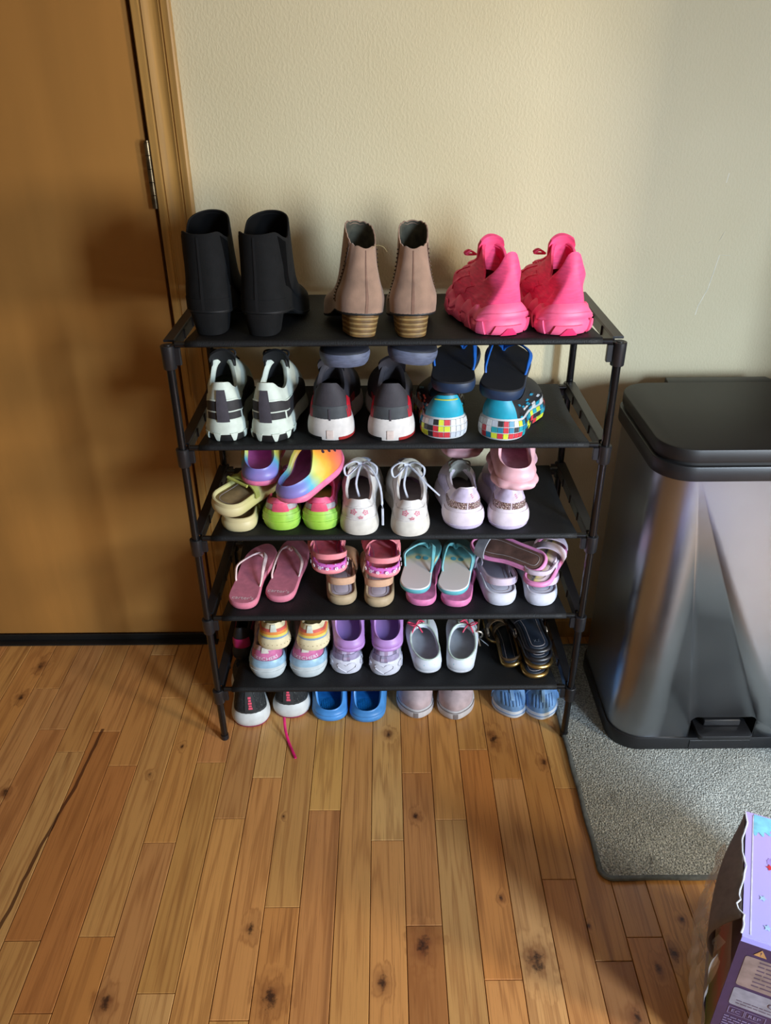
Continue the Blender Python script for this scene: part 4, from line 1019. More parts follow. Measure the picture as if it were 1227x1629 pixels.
def clog(lab, group, L, W, side, m, pos, rz, rx=0, ry=0, hz=.034, foot=.018, front=.080, inner=None, bed=None, parts=None, t1=.52, w=.36, th=.007, off=None, rim=True, hole=None, toe=SNEAK, sole_m=None, name='clog', heelW=.86, ribs=None, zmid=None, sb=.004, rimr=.0):
    r = thing(name, lab, 'shoe', group)
    F = Foot(L, W, side, heel=heelW, waist=.88, toe=.95, tc=.9)
    sole(F, 'sole', lambda t: .006*ss(.8, 1, t)+.003*ss(.12, 0, t), lambda t: foot+.006*ss(.85, 1, t), sole_m or m, r, o0=-.005, o1=.0, bulge=sb, rows=6, N=96, off=off)
    zm = zmid or (hz+.004)
    zc = lambda t: it([(0, hz), (.15, hz+.001), (.5, zm), (.75, zm+(front-zm)*.5), (1, front)], t)
    U = Upper(F, foot-.002, zc, t0=.035, t1=t1, w=w, ins=.001, bulge=.0045, m0=.30, m1=.75, nc=2.3, toe=toe)
    U.build(m, r, th=th, N=64, nv=12, lining=inner or m, insole=bed or inner or m, lv=.06)
    if ribs:
        mb = MB()
        for k in range(-5, 6):
            x = k*W*.045; h = math.sqrt(max(0, 1-(k/5.6)**2)); mb.box((x-.0009, L*(.19-.085*h), foot+.0012), (x+.0009, L*(.19+.10*h), foot+.0026))
        o = mb.build('footbed_ribs', ribs, r, smooth=False); o['kind'] = 'stuff'
    if hole:
        for k in range(9):
            u = .5+(-.13+.13*(k % 3)); v = .42+.16*(k//3); p = U.S(u, v); n = U.n(u, v)
            mb = MB(); mb.tube([p-n*.002, p+n*.0006], .0035, 10); mb.build('vent_hole', hole, r)
    if parts: parts(r, F, U)
    return put(r, pos[0], pos[1], pos[2], rz, rx, ry)

def sandal(lab, group, L, W, side, sole_m, bed_m, strap_m, pos, rz, rx=0, ry=0, hs=.022, heel_z=(.040, .056), te=.42, bands=((.55, .74, .030, .022),), lip=.005, parts=None, foxing=None, heel=.86, heelband=True, zend=None, name='sandal', rows=5, th=.003, up_z=None):
    r = thing(name, lab, 'sandal', group)
    F = Foot(L, W, side, heel=heel, waist=.86, toe=.95, tc=.8)
    sole(F, 'sole', lambda t: .003*ss(.85, 1, t), lambda t: hs, sole_m, r, o0=-.003, o1=-.001, bulge=.003, rows=rows)
    # raised rim, then the inset footbed
    V = []; Fq = []; N = 56
    for o, z in ((-.001, hs-.001), (-.001, hs+lip), (-.003, hs+lip+.001), (-.0055, hs+lip), (-.0065, hs+.0005)):
        for i in range(N): p = F.P(i/N, o); V.append((p.x, p.y, z))
    for k in range(4):
        for i in range(N): j = (i+1) % N; Fq.append([k*N+i, k*N+j, (k+1)*N+j, (k+1)*N+i])
    mesh('rim', V, Fq, foxing or sole_m, r)
    sole(F, 'footbed', hs, hs+.002, bed_m, r, o0=-.0068, o1=-.0085, bulge=.0004, rows=2)
    mb = MB(); q = [F.P(i/40, -.014) for i in range(41)]
    mb.tube([(p.x, p.y, hs+.002) for p in q], .0006, 5, cap=False); mb.build('footbed_line', M((150, 140, 140), .6, key='bedline'), r)
    for b in bands: band(F, b[0], b[1], b[2], b[3], hs, th, b[4] if len(b) > 4 else strap_m, 'strap', r, o=0)
    if heelband:
        heel_strap(F, heel_z[0], heel_z[1], te, 0, th, strap_m, 'heel_strap', r, o=-.004, zend=zend if zend is not None else hs+.01)
        for s in (-1, 1):
            tt = te*.9; x = F.c(tt)+s*(F.hw(tt)-.003); ribbon([(x, L*tt, hs-.002), (x, L*tt-.001, heel_z[0]*.5+hs*.5), (x-s*.002, L*(tt-.02), heel_z[1]-.004)], .011, .0025, strap_m, 'side_strap', r, up=(s, 0, .01))
    if parts: parts(r, F)
    return put(r, pos[0], pos[1], pos[2], rz, rx, ry)

# ---- tier three ----------------------------------------------------------
def tier3():
    z = SH[3]
    cr = ramp_mat('cream_foam', 1, 0, .17, [(0, (206, 192, 146)), (.35, (188, 184, 120)), (1, (150, 128, 100))], .5, wob=.3)
    bd = M((140, 118, 82), .7, var=.15, key='cream_bed'); yg = M((168, 170, 84), .5, key='olive_strap')
    def sp(r, F):
        mb = MB(); mb.tube([(-F.W*.30, F.L*.30, .046), (F.W*.32, F.L*.30, .046)], .003, 8); mb.build('olive_bar', yg, r)
        patchy = band(F, .34, .40, .026, .028, .020, .003, yg, 'olive_trim', r)
    sandal('cream and olive foam sandal standing on the third tier, lower one', 'cream and olive sandals', .175, .074, -1, cr, bd, cr, (.078, .006, z), -4, hs=.020, lip=.008, bands=((.40, .92, .020, .012),), heelband=False, parts=sp, heel=.9)
    sandal('cream and olive foam sandal tipped on top of its mate at the left post', 'cream and olive sandals', .175, .074, 1, cr, bd, cr, (.050, -.004, z+.044), -32, rx=5, ry=9, hs=.020, lip=.008, bands=((.40, .92, .020, .012),), heelband=False, parts=sp, heel=.9)
    # pink and lime sneakers
    lime = ramp_mat('lime_sole', 0, -.04, .04, [(0, (176, 206, 92)), (.35, (150, 196, 60)), (.6, (170, 214, 84)), (1, (96, 160, 60))], .5, wob=1.2)
    pkm = M((222, 92, 130), .6, bs=400, bst=.25, key='rose_mesh'); gry = M((172, 164, 168), .5, key='grey_patch'); lil = M((204, 130, 196), .6, key='lilac_pk')
    for i, (x, y, rz, lab) in enumerate(((.160, .014, 0, 'pink sneaker with lime sole under the pink and lilac clog'), (.232, .014, 0, 'pink sneaker with lime sole beside the white flower sneaker'))):
        def parts(r, F, U, S):
            for s in (-1, 1): patch(U, s*.045, s*.13, .25, .62, .0012, gry, 'grey_patch', r, nu=6, nv=4)
            patch(U, -.045, .045, .02, .72, .0015, M((226, 84, 116), .5, key='rose2'), 'heel_panel', r, nu=8, nv=6)
            patch(S, -.20, .20, .40, .50, .0016, lime, 'sole_rib', r, nu=16, nv=2); patch(S, -.20, .20, .72, .82, .0016, lime, 'sole_rib', r, nu=16, nv=2)
            for s in (-1, 1): patch(U, s*.14, s*.3, .1, .7, .0008, lil, 'lilac_side', r, nu=10, nv=6)
        sneaker(lab, 'pink and lime sneakers', .20, .074, -1+2*i, pkm, lime, (x, y, z), rz, hs=.034, hc=.064, hf=.068, zs=.052, parts=parts, lace=lil, lining=M((50, 30, 44), .8, key='dk_pk'), heelW=.86, sb=.005)
    # rainbow clogs
    rb = ramp_mat('rainbow_foam', 1, 0, .19, [(0, (140, 122, 190)), (.10, (122, 130, 204)), (.22, (92, 178, 206)), (.34, (196, 200, 96)), (.44, (240, 176, 60)), (.56, (244, 130, 66)), (.74, (232, 108, 110)), (1, (222, 92, 150))], .42, wob=.25)
    inn = M((216, 132, 192), .5, var=.06, key='clog_inner'); pkl = M((232, 120, 160), .5, key='clog_pk_sole')
    clog('pink and lilac foam clog lying under the second tier, beside the tipped sandal', 'rainbow clogs', .185, .078, -1, rb, (.127, .018, z+.086), 2, rx=6, hz=.036, inner=inn, hole=M((60, 30, 50), .7, key='hole'), sole_m=pkl, foot=.016, rimr=1)
    clog('rainbow foam clog turned to the right across the pink and lime sneakers', 'rainbow clogs', .175, .080, 1, rb, (.176, -.014, z+.068), -34, rx=9, ry=-8, hz=.036, inner=inn, hole=M((60, 30, 50), .7, key='hole'), sole_m=pkl, foot=.016)
    # white court sneakers with flowers
    wh = M((216, 211, 208), .5, bs=160, bst=.1, var=.05, key='white_leather'); ws = M((208, 202, 192), .55, var=.06, key='white_sole'); lin_ = M((176, 150, 168), .8, key='mauve_lining'); lc = M((202, 206, 220), .7, bs=900, bst=.4, key='white_lace'); pf = M((214, 118, 140), .5, key='flower_pink')
    for i, (x, y, rz, rx, ry, lab) in enumerate(((.306, -.006, -2, 0, 0, 'white sneaker with pink flowers on the heel, left one, laces untied'), (.400, -.012, 2, 0, 0, 'white sneaker with pink flowers on the heel, right one beside the glitter pair'))):
        def parts(r, F, U, S):
            patch(U, -.16, .16, .30, lambda x: .80-.10*abs(math.sin(x*PI*2)), .0009, wh, 'heel_tab', r, nu=20, nv=5)
            patch(U, -.19, .19, .04, .16, .0011, wh, 'foxing', r, nu=18, nv=3)
            for s in (-1, 1): patch(U, s*.2, s*.34, .08, .75, .0009, wh, 'side_overlay', r, nu=12, nv=6)
            for fx, fv, q in ((-.028, .52, 2.1), (.036, .49, 1.9), (.008, .27, 1.3)):
                V, Fc = star(5, 1, .62, .3+fx*9)
                n5 = len(V); ring = [(p[0]*1.0, p[1]*1.0) for p in V[1:]]+[(p[0]*.62, p[1]*.62) for p in V[1:]]; m_ = len(V)-1
                Ff = [[k, (k+1) % m_, m_+(k+1) % m_, m_+k] for k in range(m_)]
                marks(U, fx, fv, .0105*q, .075*q, ring, Ff, .0014, pf, 'printed_flower', r)
                marks(U, fx, fv, .0035*q, .022*q, V, Fc, .0014, pf, 'printed_flower', r)
            # stitching row
            mb = MB()
            for k in range(24):
                u = -.10+.2*k/23; p = U.S(u, .66)+U.n(u, .66)*.0012; q = U.S(u, .70)+U.n(u, .70)*.0012; mb.tube([p, q], .00035, 4)
            o = mb.build('stitching', M((150, 146, 150), .7, key='stitch'), r); o['kind'] = 'stuff'
        o = sneaker(lab, 'white flower sneakers', .215, .084, -1+2*i, wh, ws, (x, y, z), rz, rx=rx, ry=ry, hs=.024, hc=.070, hf=.098, zs=.064, w=.31, th=.006, lining=lin_, insole=lin_, parts=parts, lace=lc, tongue_m=M((168, 166, 156), .8, key='tongue_grey'), heelW=.82, t1=.50, lace_vs=(.52, .62, .72, .82, .92))
        mb = MB(); F = Foot(.215, .088); zt = .100; y0 = .095
        for s in (-1, 1):
            mb.tube(catmull([(0, y0, zt), (s*.014, y0-.006, zt+.008), (s*.030, y0-.018, zt+.002), (s*.026, y0-.026, zt-.012), (s*.010, y0-.012, zt-.004), (0, y0, zt)], 5), .0022, 7, flat=.6)
        mb.tube(catmull([(0, y0, zt), (-.004, y0-.02, zt-.006), (-.008, y0-.034, zt-.026), (-.002, y0-.046, zt-.046)], 5), .0022, 7, flat=.6)
        mb.tube(catmull([(0, y0, zt), (.018, y0-.02, zt+.002), (.036, y0-.045, zt-.02), (.042, y0-.075, zt-.045), (.043, y0-.083, zt-.085)] if i == 0 else [(0, y0, zt), (.012, y0-.02, zt-.002), (.030, y0-.045, zt-.014), (.056, y0-.062, zt-.034)], 5), .0022, 7, flat=.6)
        mb.tube([(-.006, y0, zt), (.006, y0, zt)], .004, 8); mb.build('lace_bow', lc, o)
    # white sneakers with glitter
    wp = M((220, 206, 216), .4, var=.05, key='pearl_white'); gl = glitter(); co = M((236, 108, 110), .4, key='coral_mark'); pe = M((204, 190, 216), .45, key='pearl_lilac')
    for i, (x, y, rz, lab) in enumerate(((.506, .012, 4, 'white sneaker with glitter heel band, left one with laces showing'), (.586, .010, 1, 'white sneaker with glitter heel band under the pink clog'))):
        def parts(r, F, U, S):
            patch(U, -.19, .19, .06, .44, .0010, gl, 'glitter_band', r, nu=22, nv=4)
            patch(U, -.002, .002, .10, .42, .0018, wp, 'back_seam', r, nu=2, nv=4)
            patch(U, -.13, .13, lambda x: .50-.10*math.sin(PI*x), .97, .0012, pe, 'heel_cap', r, nu=16, nv=6)
            for k in (-1, 0, 1): marks(U, .026+.004*k, .70-.07*k, .018, .075, [(-.5, -.5), (.1, -.1), (.5, .5), (-.1, .1)], [[0, 1, 2, 3]], .0022, co, 'coral_mark', r)
            patch(S, -.16, .16, .30, .86, .0016, wp, 'sole_panel', r, nu=18, nv=4); patch(S, -.20, .20, .0, .22, .0014, pe, 'sole_lip', r, nu=18, nv=2)
            for s in (-1, 1): patch(U, s*.2, s*.32, .1, .8, .0010, pe, 'side_overlay', r, nu=12, nv=6)
        sneaker(lab, 'white glitter sneakers', .20, .076, -1+2*i, wp, wp, (x, y, z), rz, hs=.036, hc=.084, hf=.088, zs=.070, parts=parts, lace=M((160, 164, 150), .7, key='lace_grey'), laces_bow=.8, lining=M((98, 90, 84), .9, key='olive_lin'), heelW=.86, sb=.006, tongue_m=M((150, 148, 140), .8, key='tng2'))
    pc = M((228, 176, 184), .45, var=.05, key='puffy_pink'); pin = M((196, 104, 116), .5, key='puffy_inner'); pb = M((214, 196, 220), .5, bs=500, bst=.4, key='puffy_bed')
    puff = lambda u, q: .0028*abs(math.sin(F_t(u)*PI*6.5 if .02 < F_t(u) < .98 else 0))
    puff2 = lambda u, q: .004*abs(math.cos(u*2*PI*7))*math.sin(PI*q)
    clog('pink puffy clog lying further back over the left glitter sneaker', 'pink puffy clogs', .17, .080, 1, pc, (.505, .110, z+.094), 3, rx=0, hz=.034, inner=pin, bed=pb, off=puff2, foot=.022, sb=.006)
    clog('pink puffy clog standing heel forward on the right glitter sneaker', 'pink puffy clogs', .175, .084, -1, pc, (.590, -.010, z+.088), -4, rx=2, hz=.044, inner=pin, bed=pb, off=puff2, foot=.022, sb=.006)
tier3()

# ---- tier four -----------------------------------------------------------
def flat_word(s, w, h, x, y, z, mat, parent):
    V, F = text_pts(s, 1.0); xs = [p.x for p in V]; ys = [p.y for p in V]; W_ = max(xs)-min(xs); H_ = max(ys)-min(ys); cx = (max(xs)+min(xs))/2; cy = (max(ys)+min(ys))/2
    mesh('lettering', [(x+(p.x-cx)/W_*w, y+(p.y-cy)/H_*h, z) for p in V], F, mat, parent, smooth=False)
def tier4():
    z = SH[2]
    pe = M((226, 130, 150), .5, var=.05, key='rose_eva'); pt = M((206, 120, 140), .6, bs=500, bst=.2, var=.08, key='rose_bed'); ps = M((232, 200, 196), .45, key='pale_strap'); wt = M((250, 222, 228), .5, key='pale_print')
    for i, (x, y, rz, zz, rx, lab) in enumerate(((.066, .016, -8, 0, 6, 'pink flip flop with pale strap at the left end, nearer the shelf edge'), (.135, .038, -9, 0, 6, 'pink flip flop with pale strap, set a little further back'))):
        flipflop(lab, 'pink flip flops by the left post', .195, .066, -1+2*i, pe, pt, ps, (x, y, z+zz), rz, rx, th=.017, heel=.92, strapw=.007, sh=.026, t_side=.30, tp=.76, parts=lambda r, F, th: flat_word("carter's", .044, .0095, 0, .017, th+.0004, wt, r))
    tan = M((206, 164, 134), .55, var=.08, key='tan_leather'); tans = M((176, 154, 122), .6, var=.08, key='tan_sole'); bed = M((206, 198, 214), .6, bs=600, bst=.15, var=.04, key='white_bed')
    for i, (x, y, rz, lab) in enumerate(((.268, .026, 3, 'tan sandal with white footbed, left one under a pink sandal'), (.340, .018, 2, 'tan sandal with white footbed, right one beside the flowery flip flops'))):
        sandal(lab, 'tan sandals', .19, .068, -1+2*i, tans, bed, tan, (x, y, z), rz, hs=.019, lip=.004, heel_z=(.050, .066), te=.44, bands=((.52, .80, .034, .026),))
    pk = M((232, 138, 146), .5, var=.05, key='coral_pink'); fx = spots_mat('daisy_band', (206, 108, 190), [(240, 236, 240), (206, 60, 110), (160, 70, 170)], 150, .30, .5)
    for i, (x, y, zz, rz, ry, lab) in enumerate(((.250, .010, .086, 8, 2, 'coral pink sandal with daisy printed rim stacked on the left tan sandal'), (.347, .004, .080, 2, 2, 'coral pink sandal with daisy printed rim stacked on the right tan sandal'))):
        def parts(r, F):
            V = []; Fq = []; N = 56
            mb = MB()
            for k in range(12):
                u = -.22+.04*k; p = F.P(u, .0022); v = Vector((p.x, p.y, .0155))
                d = (F.P(u, .01)-F.raw(u))*100; nn = Vector((d.x, d.y, 0)); sd = Vector((-nn.y, nn.x, 0))
                for a in range(5):
                    w = 2*PI*a/5+k; q = v+sd*.0024*math.cos(w)+Vector((0, 0, .0024*math.sin(w))); mb.tube([q, q+nn*.0009], .0014, 6)
            o = mb.build('daisy_print', M((240, 232, 238), .5, key='daisy'), r); o['kind'] = 'stuff'
        sandal(lab, 'coral sandals with daisies', .165, .074, -1+2*i, pk, M((214, 120, 130), .6, key='coral_bed'), pk, (x, y, z+zz), rz, 0, ry, hs=.011, lip=.011, foxing=fx, heel_z=(.034, .046), te=.40, bands=((.45, .6, .034, .030), (.68, .86, .024, .018)), heel=.92, parts=parts)
    # flowery flip flops over pink ones
    teal = M((98, 176, 188), .5, var=.06, key='aqua_eva'); tb = spots_mat('beach_print', (206, 196, 190), [(196, 204, 150), (120, 184, 190), (214, 176, 150), (206, 196, 190)], 55, .34, .6); tst = M((104, 170, 176), .45, key='aqua_strap'); lp = M((222, 124, 172), .5, key='orchid_eva')
    fade = ramp_mat('footbed_fade', 1, 0, .19, [(0, (214, 206, 206)), (.40, (208, 198, 190)), (.5, (196, 190, 140)), (.58, (90, 150, 150)), (.75, (60, 96, 96)), (1, (56, 74, 74))], .6, wob=.25)
    for i, (x, y, rz, lab) in enumerate(((.424, .022, -6, 'orchid pink flip flop underneath the left aqua one'), (.490, .018, -10, 'orchid pink flip flop underneath the right aqua one'))):
        flipflop(lab, 'orchid flip flops', .185, .068, -1+2*i, lp, lp, lp, (x, y, z), rz, th=.015, heel=.9, strapw=.008, sh=.014)
    for i, (x, y, rz, ry, zz, lab) in enumerate(((.409, .014, -12, 0, .036, 'aqua flip flop with beach print footbed, left one'), (.481, .008, -12, 0, .036, 'aqua flip flop with beach print footbed, right one'))):
        def parts(r, F, th):
            # printed sun glasses and waves
            for s in (-1, 1):
                V = [(0+.0075*s, .098, th+.0005)]+[(.0075*s+.006*math.cos(2*PI*k/12), .098+.006*math.sin(2*PI*k/12), th+.0005) for k in range(13)]
                mesh('printed_lens', V, [[0, k+1, k+2] for k in range(12)], M((84, 160, 172), .5, key='lens_print'), r, smooth=False)
        flipflop(lab, 'aqua flip flops', .175, .068, -1+2*i, teal, fade, tst, (x, y, z+zz), rz, 6, ry, th=.014, heel=.9, strapw=.008, sh=.030, t_side=.34, tp=.76, parts=parts)
    # white sport sandals and the pink ones dropped on them
    wsl = M((206, 206, 218), .55, var=.05, key='white_foam'); wb = ramp_mat('toe_dark_bed', 1, 0, .19, [(0, (196, 198, 214)), (.25, (170, 172, 190)), (1, (120, 116, 120))], .6, wob=.3); wst = M((206, 190, 206), .5, var=.06, key='white_pearl_strap')  # sandal bed colour goes darker towards the toe
    for i, (x, y, rz, lab) in enumerate(((.588, .020, 4, 'white sport sandal, left one of the pair at the right end of the fourth tier'), (.664, .018, -2, 'white sport sandal, right one of the pair at the right end of the fourth tier'))):
        sandal(lab, 'white sport sandals', .195, .076, -1+2*i, wsl, wb, wst, (x, y, z), rz, hs=.026, lip=.003, heel_z=(.050, .066), te=.46, bands=((.52, .78, .044, .030),), heel=.84, th=.004)
    orc = M((218, 136, 184), .5, var=.05, key='orchid_rim'); brn = M((92, 66, 58), .6, var=.2, key='brown_insole')
    stripe = ramp_mat('striped_bed', 0, -.04, .04, [(0, (206, 210, 196)), (.2, (120, 170, 200)), (.26, (214, 206, 150)), (.45, (60, 70, 90)), (.5, (222, 208, 130)), (.7, (214, 190, 200)), (.85, (90, 90, 110)), (.9, (206, 210, 196))], .6)
    grey = M((150, 152, 160), .6, key='strap_grey')
    sandal('orchid pink sandal with dark insole tipped sideways on the white sandals', 'orchid pink sandals', .165, .062, 1, orc, brn, brn, (.662, .010, z+.100), 52, -2, -26, hs=.008, lip=.002, heel_z=(.024, .034), te=.4, bands=((.72, .86, .02, .016, grey),), heelband=False)
    sandal('orchid pink sandal with striped footbed lying on the right white sandal', 'orchid pink sandals', .165, .066, 1, orc, stripe, wst, (.640, -.004, z+.062), -26, 6, -3, hs=.010, lip=.002, heel_z=(.03, .04), te=.4, bands=((.5, .62, .026, .026), (.74, .88, .02, .016)), heelband=True)
tier4()

# ---- tier five (lowest shelf) --------------------------------------------
def tier5():
    z = SH[1]
    up = M((206, 176, 182), .6, bs=400, bst=.2, key='blush_mesh'); pn = M((204, 112, 158), .5, key='rose_panel'); lb = M((150, 184, 206), .35, key='ice_blue'); wf = M((196, 204, 206), .5, var=.05, key='cool_white'); wt = M((236, 228, 240), .5, key='word_white')
    for i, (x, y, rz, lab) in enumerate(((.102, .024, 0, 'pink and white running sneaker with lettered heel, left one under the rainbow heel shoe'), (.185, .026, 0, 'pink and white running sneaker with lettered heel, right one under the rainbow heel shoe'))):
        def parts(r, F, U, S):
            patch(U, -.15, .15, .02, lambda x: .78-.12*abs(2*x-1)**2, .0010, pn, 'heel_panel', r, nu=18, nv=6)
            word(U, 'SKECHERS', 0, .34, .15, .24, .0018, wt, r, arc=.25)
            patch(U, -.025, .025, .66, .99, .0022, M((204, 200, 190), .7, key='tab_c'), 'heel_tab', r, nu=4, nv=4)
            patch(S, -.24, .24, .66, .98, .0022, lb, 'blue_insert', r, nu=22, nv=4)
            patch(S, -.30, .30, .30, .44, .0014, wf, 'sole_rib', r, nu=22, nv=2)
        sneaker(lab, 'pink and white lettered sneakers', .215, .082, -1+2*i, up, wf, (x, y, z), rz, hs=.040, hc=.080, hf=.078, zs=.064, parts=parts, lace=up, heelW=.84, sb=.005, lining=M((120, 80, 90), .8, key='rose_lin'))
    cr = M((222, 208, 170), .6, var=.06, key='cream_canvas'); stripes = [(206, 92, 82), (226, 140, 70), (226, 206, 100), (140, 166, 190)]
    for i, (x, y, rz, lab) in enumerate(((.125, .018, 5, 'cream canvas shoe with rainbow striped heel, left one on the lettered sneaker'), (.199, .014, -2, 'cream canvas shoe with rainbow striped heel, right one on the lettered sneaker'))):
        def parts(r, F, U, S):
            for k, c in enumerate(stripes[::-1]): patch(U, -.20, .20, .06+.17*k, .23+.17*k, .0009, M(c, .55, var=.05, key='stripe%s' % (c,)), 'heel_stripe', r, nu=20, nv=3)
            patch(U, -.022, .022, .60, 1.0, .0022, M((200, 204, 190), .6, key='tab_d'), 'heel_tab', r, nu=4, nv=4)
            mb = MB()
            for k in range(16):
                u = -.16+.32*k/15; mb.tube([S.S(u, .5)+S.n(u, .5)*-.001, S.S(u, .5)+S.n(u, .5)*.0006], .0009, 6)
            o = mb.build('sole_dots', M((150, 136, 100), .6, key='dots'), r); o['kind'] = 'stuff'
        sneaker(lab, 'cream shoes with rainbow heels', .185, .074, -1+2*i, cr, cr, (x, y, z+.082), rz, hs=.020, hc=.062, hf=.068, zs=.052, parts=parts, lace=cr, heelW=.86, sb=.003)
    # black sneaker with pink trim pushed behind at the left
    blk = M((22, 22, 25), .6, bs=500, bst=.3, key='blk_k')
    def parts(r, F, U, S):
        patch(U, -.10, .10, .1, .55, .0012, M((176, 30, 92), .5, key='magenta'), 'magenta_panel', r, nu=10, nv=5)
        for s in (-1, 1): patch(U, s*.2, s*.28, .1, .8, .0012, M((176, 30, 92), .5, key='magenta'), 'magenta_stripe', r, nu=5, nv=6)
    sneaker('black sneaker with magenta trim pushed back beside the left rail', None, .175, .050, 1, blk, BLK2, (.038, .085, z), 0, hs=.022, hc=.080, hf=.095, zs=.060, parts=parts, lace=blk)
    # heart soled plaid shoes and purple clogs
    pl = bpy.data.materials.new('plaid'); pl.use_nodes = True; t = NT(pl)
    v = t.coord(); sx = t.n('ShaderNodeSeparateXYZ'); t.l(v, sx.inputs[0])
    a = t.m('GREATER_THAN', t.m('SINE', t.m('MULTIPLY', sx.outputs[0], 360)), .2); b = t.m('GREATER_THAN', t.m('SINE', t.m('MULTIPLY', sx.outputs[2], 420)), .2)
    t.l(t.mix(t.m('MULTIPLY', b, .5), t.mix(t.m('MULTIPLY', a, .6), rgb((176, 164, 190)), rgb((120, 84, 112))), rgb((92, 104, 128))), t.b.inputs['Base Color']); t.b.inputs['Roughness'].default_value = .8
    ws = M((206, 206, 218), .5, var=.05, key='heart_sole'); lil = M((150, 140, 170), .7, bs=500, bst=.2, key='lil_panel')
    for i, (x, y, rz, lab) in enumerate(((.270, .036, 1, 'plaid shoe with heart moulded white sole, left one under a lilac clog'), (.349, .030, -3, 'plaid shoe with heart moulded white sole, right one under a lilac clog'))):
        def parts(r, F, U, S):
            patch(U, -.12, .12, .10, .62, .0012, lil, 'heel_panel', r, nu=14, nv=4); patch(U, -.018, .018, .05, .66, .0022, pl, 'heel_tab', r, nu=3, nv=4)
            for c in (-.13, 0, .13):
                mb = MB(); pts = []
                for k in range(21):
                    w = 2*PI*k/20; hx = 16*math.sin(w)**3/16; hy = (13*math.cos(w)-5*math.cos(2*w)-2*math.cos(3*w)-math.cos(4*w))/16
                    pts.append(S.S(c+hx*.050, .52+hy*.36)+S.n(c+hx*.050, .52+hy*.36)*.0010)
                mb.tube(pts, .0011, 6); mb.build('heart_relief', ws, r)
        sneaker(lab, 'plaid shoes with heart soles', .195, .074, -1+2*i, pl, ws, (x, y, z), rz, hs=.030, hc=.062, hf=.066, zs=.054, parts=parts, lace=ws, heelW=.86, sb=.003)
    pu = M((176, 132, 196), .45, var=.05, key='lilac_foam'); pi = ramp_mat('lilac_bed', 1, 0, .1, [(0, (140, 128, 214)), (.4, (160, 136, 206)), (1, (178, 140, 190))], .5)
    for i, (x, y, rz, zz, lab) in enumerate(((.280, .020, 3, .066, 'lilac foam clog, left one resting on the plaid shoes'), (.356, .018, 3, .068, 'lilac foam clog, right one resting on the plaid shoes'))):
        clog(lab, 'lilac clogs', .175, .072, -1+2*i, pu, (x, y, z+zz), rz, 8, hz=.032, inner=pi, bed=pi, foot=.015, w=.39, th=.005, hole=M((90, 60, 110), .7, key='hole2'))
    # white slippers with pink bows
    sl = spots_mat('sprig_canvas', (206, 212, 222), [(190, 150, 170), (150, 190, 200), (206, 212, 222), (206, 212, 222), (206, 212, 222)], 130, .2, .6); bd = M((190, 196, 206), .6, var=.05, key='slip_bed'); bow = M((216, 62, 96), .5, key='bow_pink'); mnt = M((196, 214, 202), .5, key='mint_trim')
    for i, (x, y, rz, lab) in enumerate(((.446, .028, 6, 'white sprigged slip on with a pink bow, left one'), (.508, .028, -7, 'white sprigged slip on with a pink bow, right one'))):
        def parts(r, F, U, i=i):
            mb = MB(); mb.tube([U.S(k/48, 1)+U.n(k/48, 1)*.0008+Vector((0, 0, .001)) for k in range(49)], .0020, 6, cap=False); mb.build('collar_trim', mnt, r)
            c = U.S(.5+(.06 if i == 0 else -.06), .98)+Vector((0, 0, .004)); s0 = -1 if i == 0 else 1
            for s in (-1, 1):
                mb = MB(); mb.tube(catmull([c, c+Vector((s*.008, -.008*s0*s, .006)), c+Vector((s*.018, .004, .004)), c+Vector((s*.012, .010, .000)), c], 6), .0020, 6, flat=.6); mb.build('bow_loop', bow, r)
                mb = MB(); mb.tube(catmull([c, c+Vector((s*.006, -.012, .002)), c+Vector((s*.012, -.020, -.006))], 5), .0018, 6, flat=.6); mb.build('bow_tail', bow, r)
            for k in range(3): patch(U, .42+.05*k, .44+.05*k, .3, .9, .0012, mnt, 'front_strap', r, nu=3, nv=5)
        clog(lab, 'white slip ons with bows', .185, .068, -1+2*i, sl, (x, y, z), rz, 3, hz=.038, zmid=.034, foot=.012, front=.042, t1=.62, w=.42, th=.003, inner=M((176, 178, 182), .7, key='slip_lin'), bed=bd, sole_m=M((204, 208, 216), .5, key='slip_sole'), name='slip_on_shoe', parts=parts, sb=.002)
    # heap of black and gold sandals
    nb = M((30, 38, 50), .45, var=.1, key='black_bed'); gd = M((172, 140, 84), .3, metal=.9, var=.15, key='gold_trim'); bs_ = M((24, 24, 28), .4, key='black_patent'); brz = M((90, 70, 48), .45, metal=.3, var=.3, key='bronze_strap'); chn = M((190, 176, 156), .3, metal=.8, key='buckle')
    spots = [(.674, .014, 0, 10, 0, 0, 'gold edged flat sandal at the bottom of the black sandal heap'), (.680, .018, .021, 8, 1, 1, 'gold edged black flat sandal, second from the bottom of the heap'), (.678, .016, .042, 10, 1, -1, 'black flat sandal with stitched footbed, second from the top of the heap'), (.674, .018, .063, 8, 1, -1, 'black flat sandal with printed footbed, topmost of the heap'), (.624, .045, .004, 3, 4, -10, 'bronze strappy sandal leaning at the left of the black heap')]
    for i, (x, y, zz, rz, rx, ry, lab) in enumerate(spots):
        def parts(r, F, i=i):
            if i == 3:
                mb = MB()
                for x0, x1 in ((-.006, -.001), (-.001, -.006), (.002, .006), (.006, .002)): mb.tube([(x0, .027, .0125), (x1, .034, .0125)], .0004, 5)
                mb.build('embossed_mark', M((90, 96, 106), .5, key='faint'), r)
            if i in (1, 4):
                for s in (-1, 1):
                    mb = MB(); c = Vector((s*.034, .09, .03)); mb.tube([c+Vector((0, .009*math.cos(2*PI*k/14), .009*math.sin(2*PI*k/14))) for k in range(15)], .0018, 6, cap=False); mb.build('buckle', chn, r)
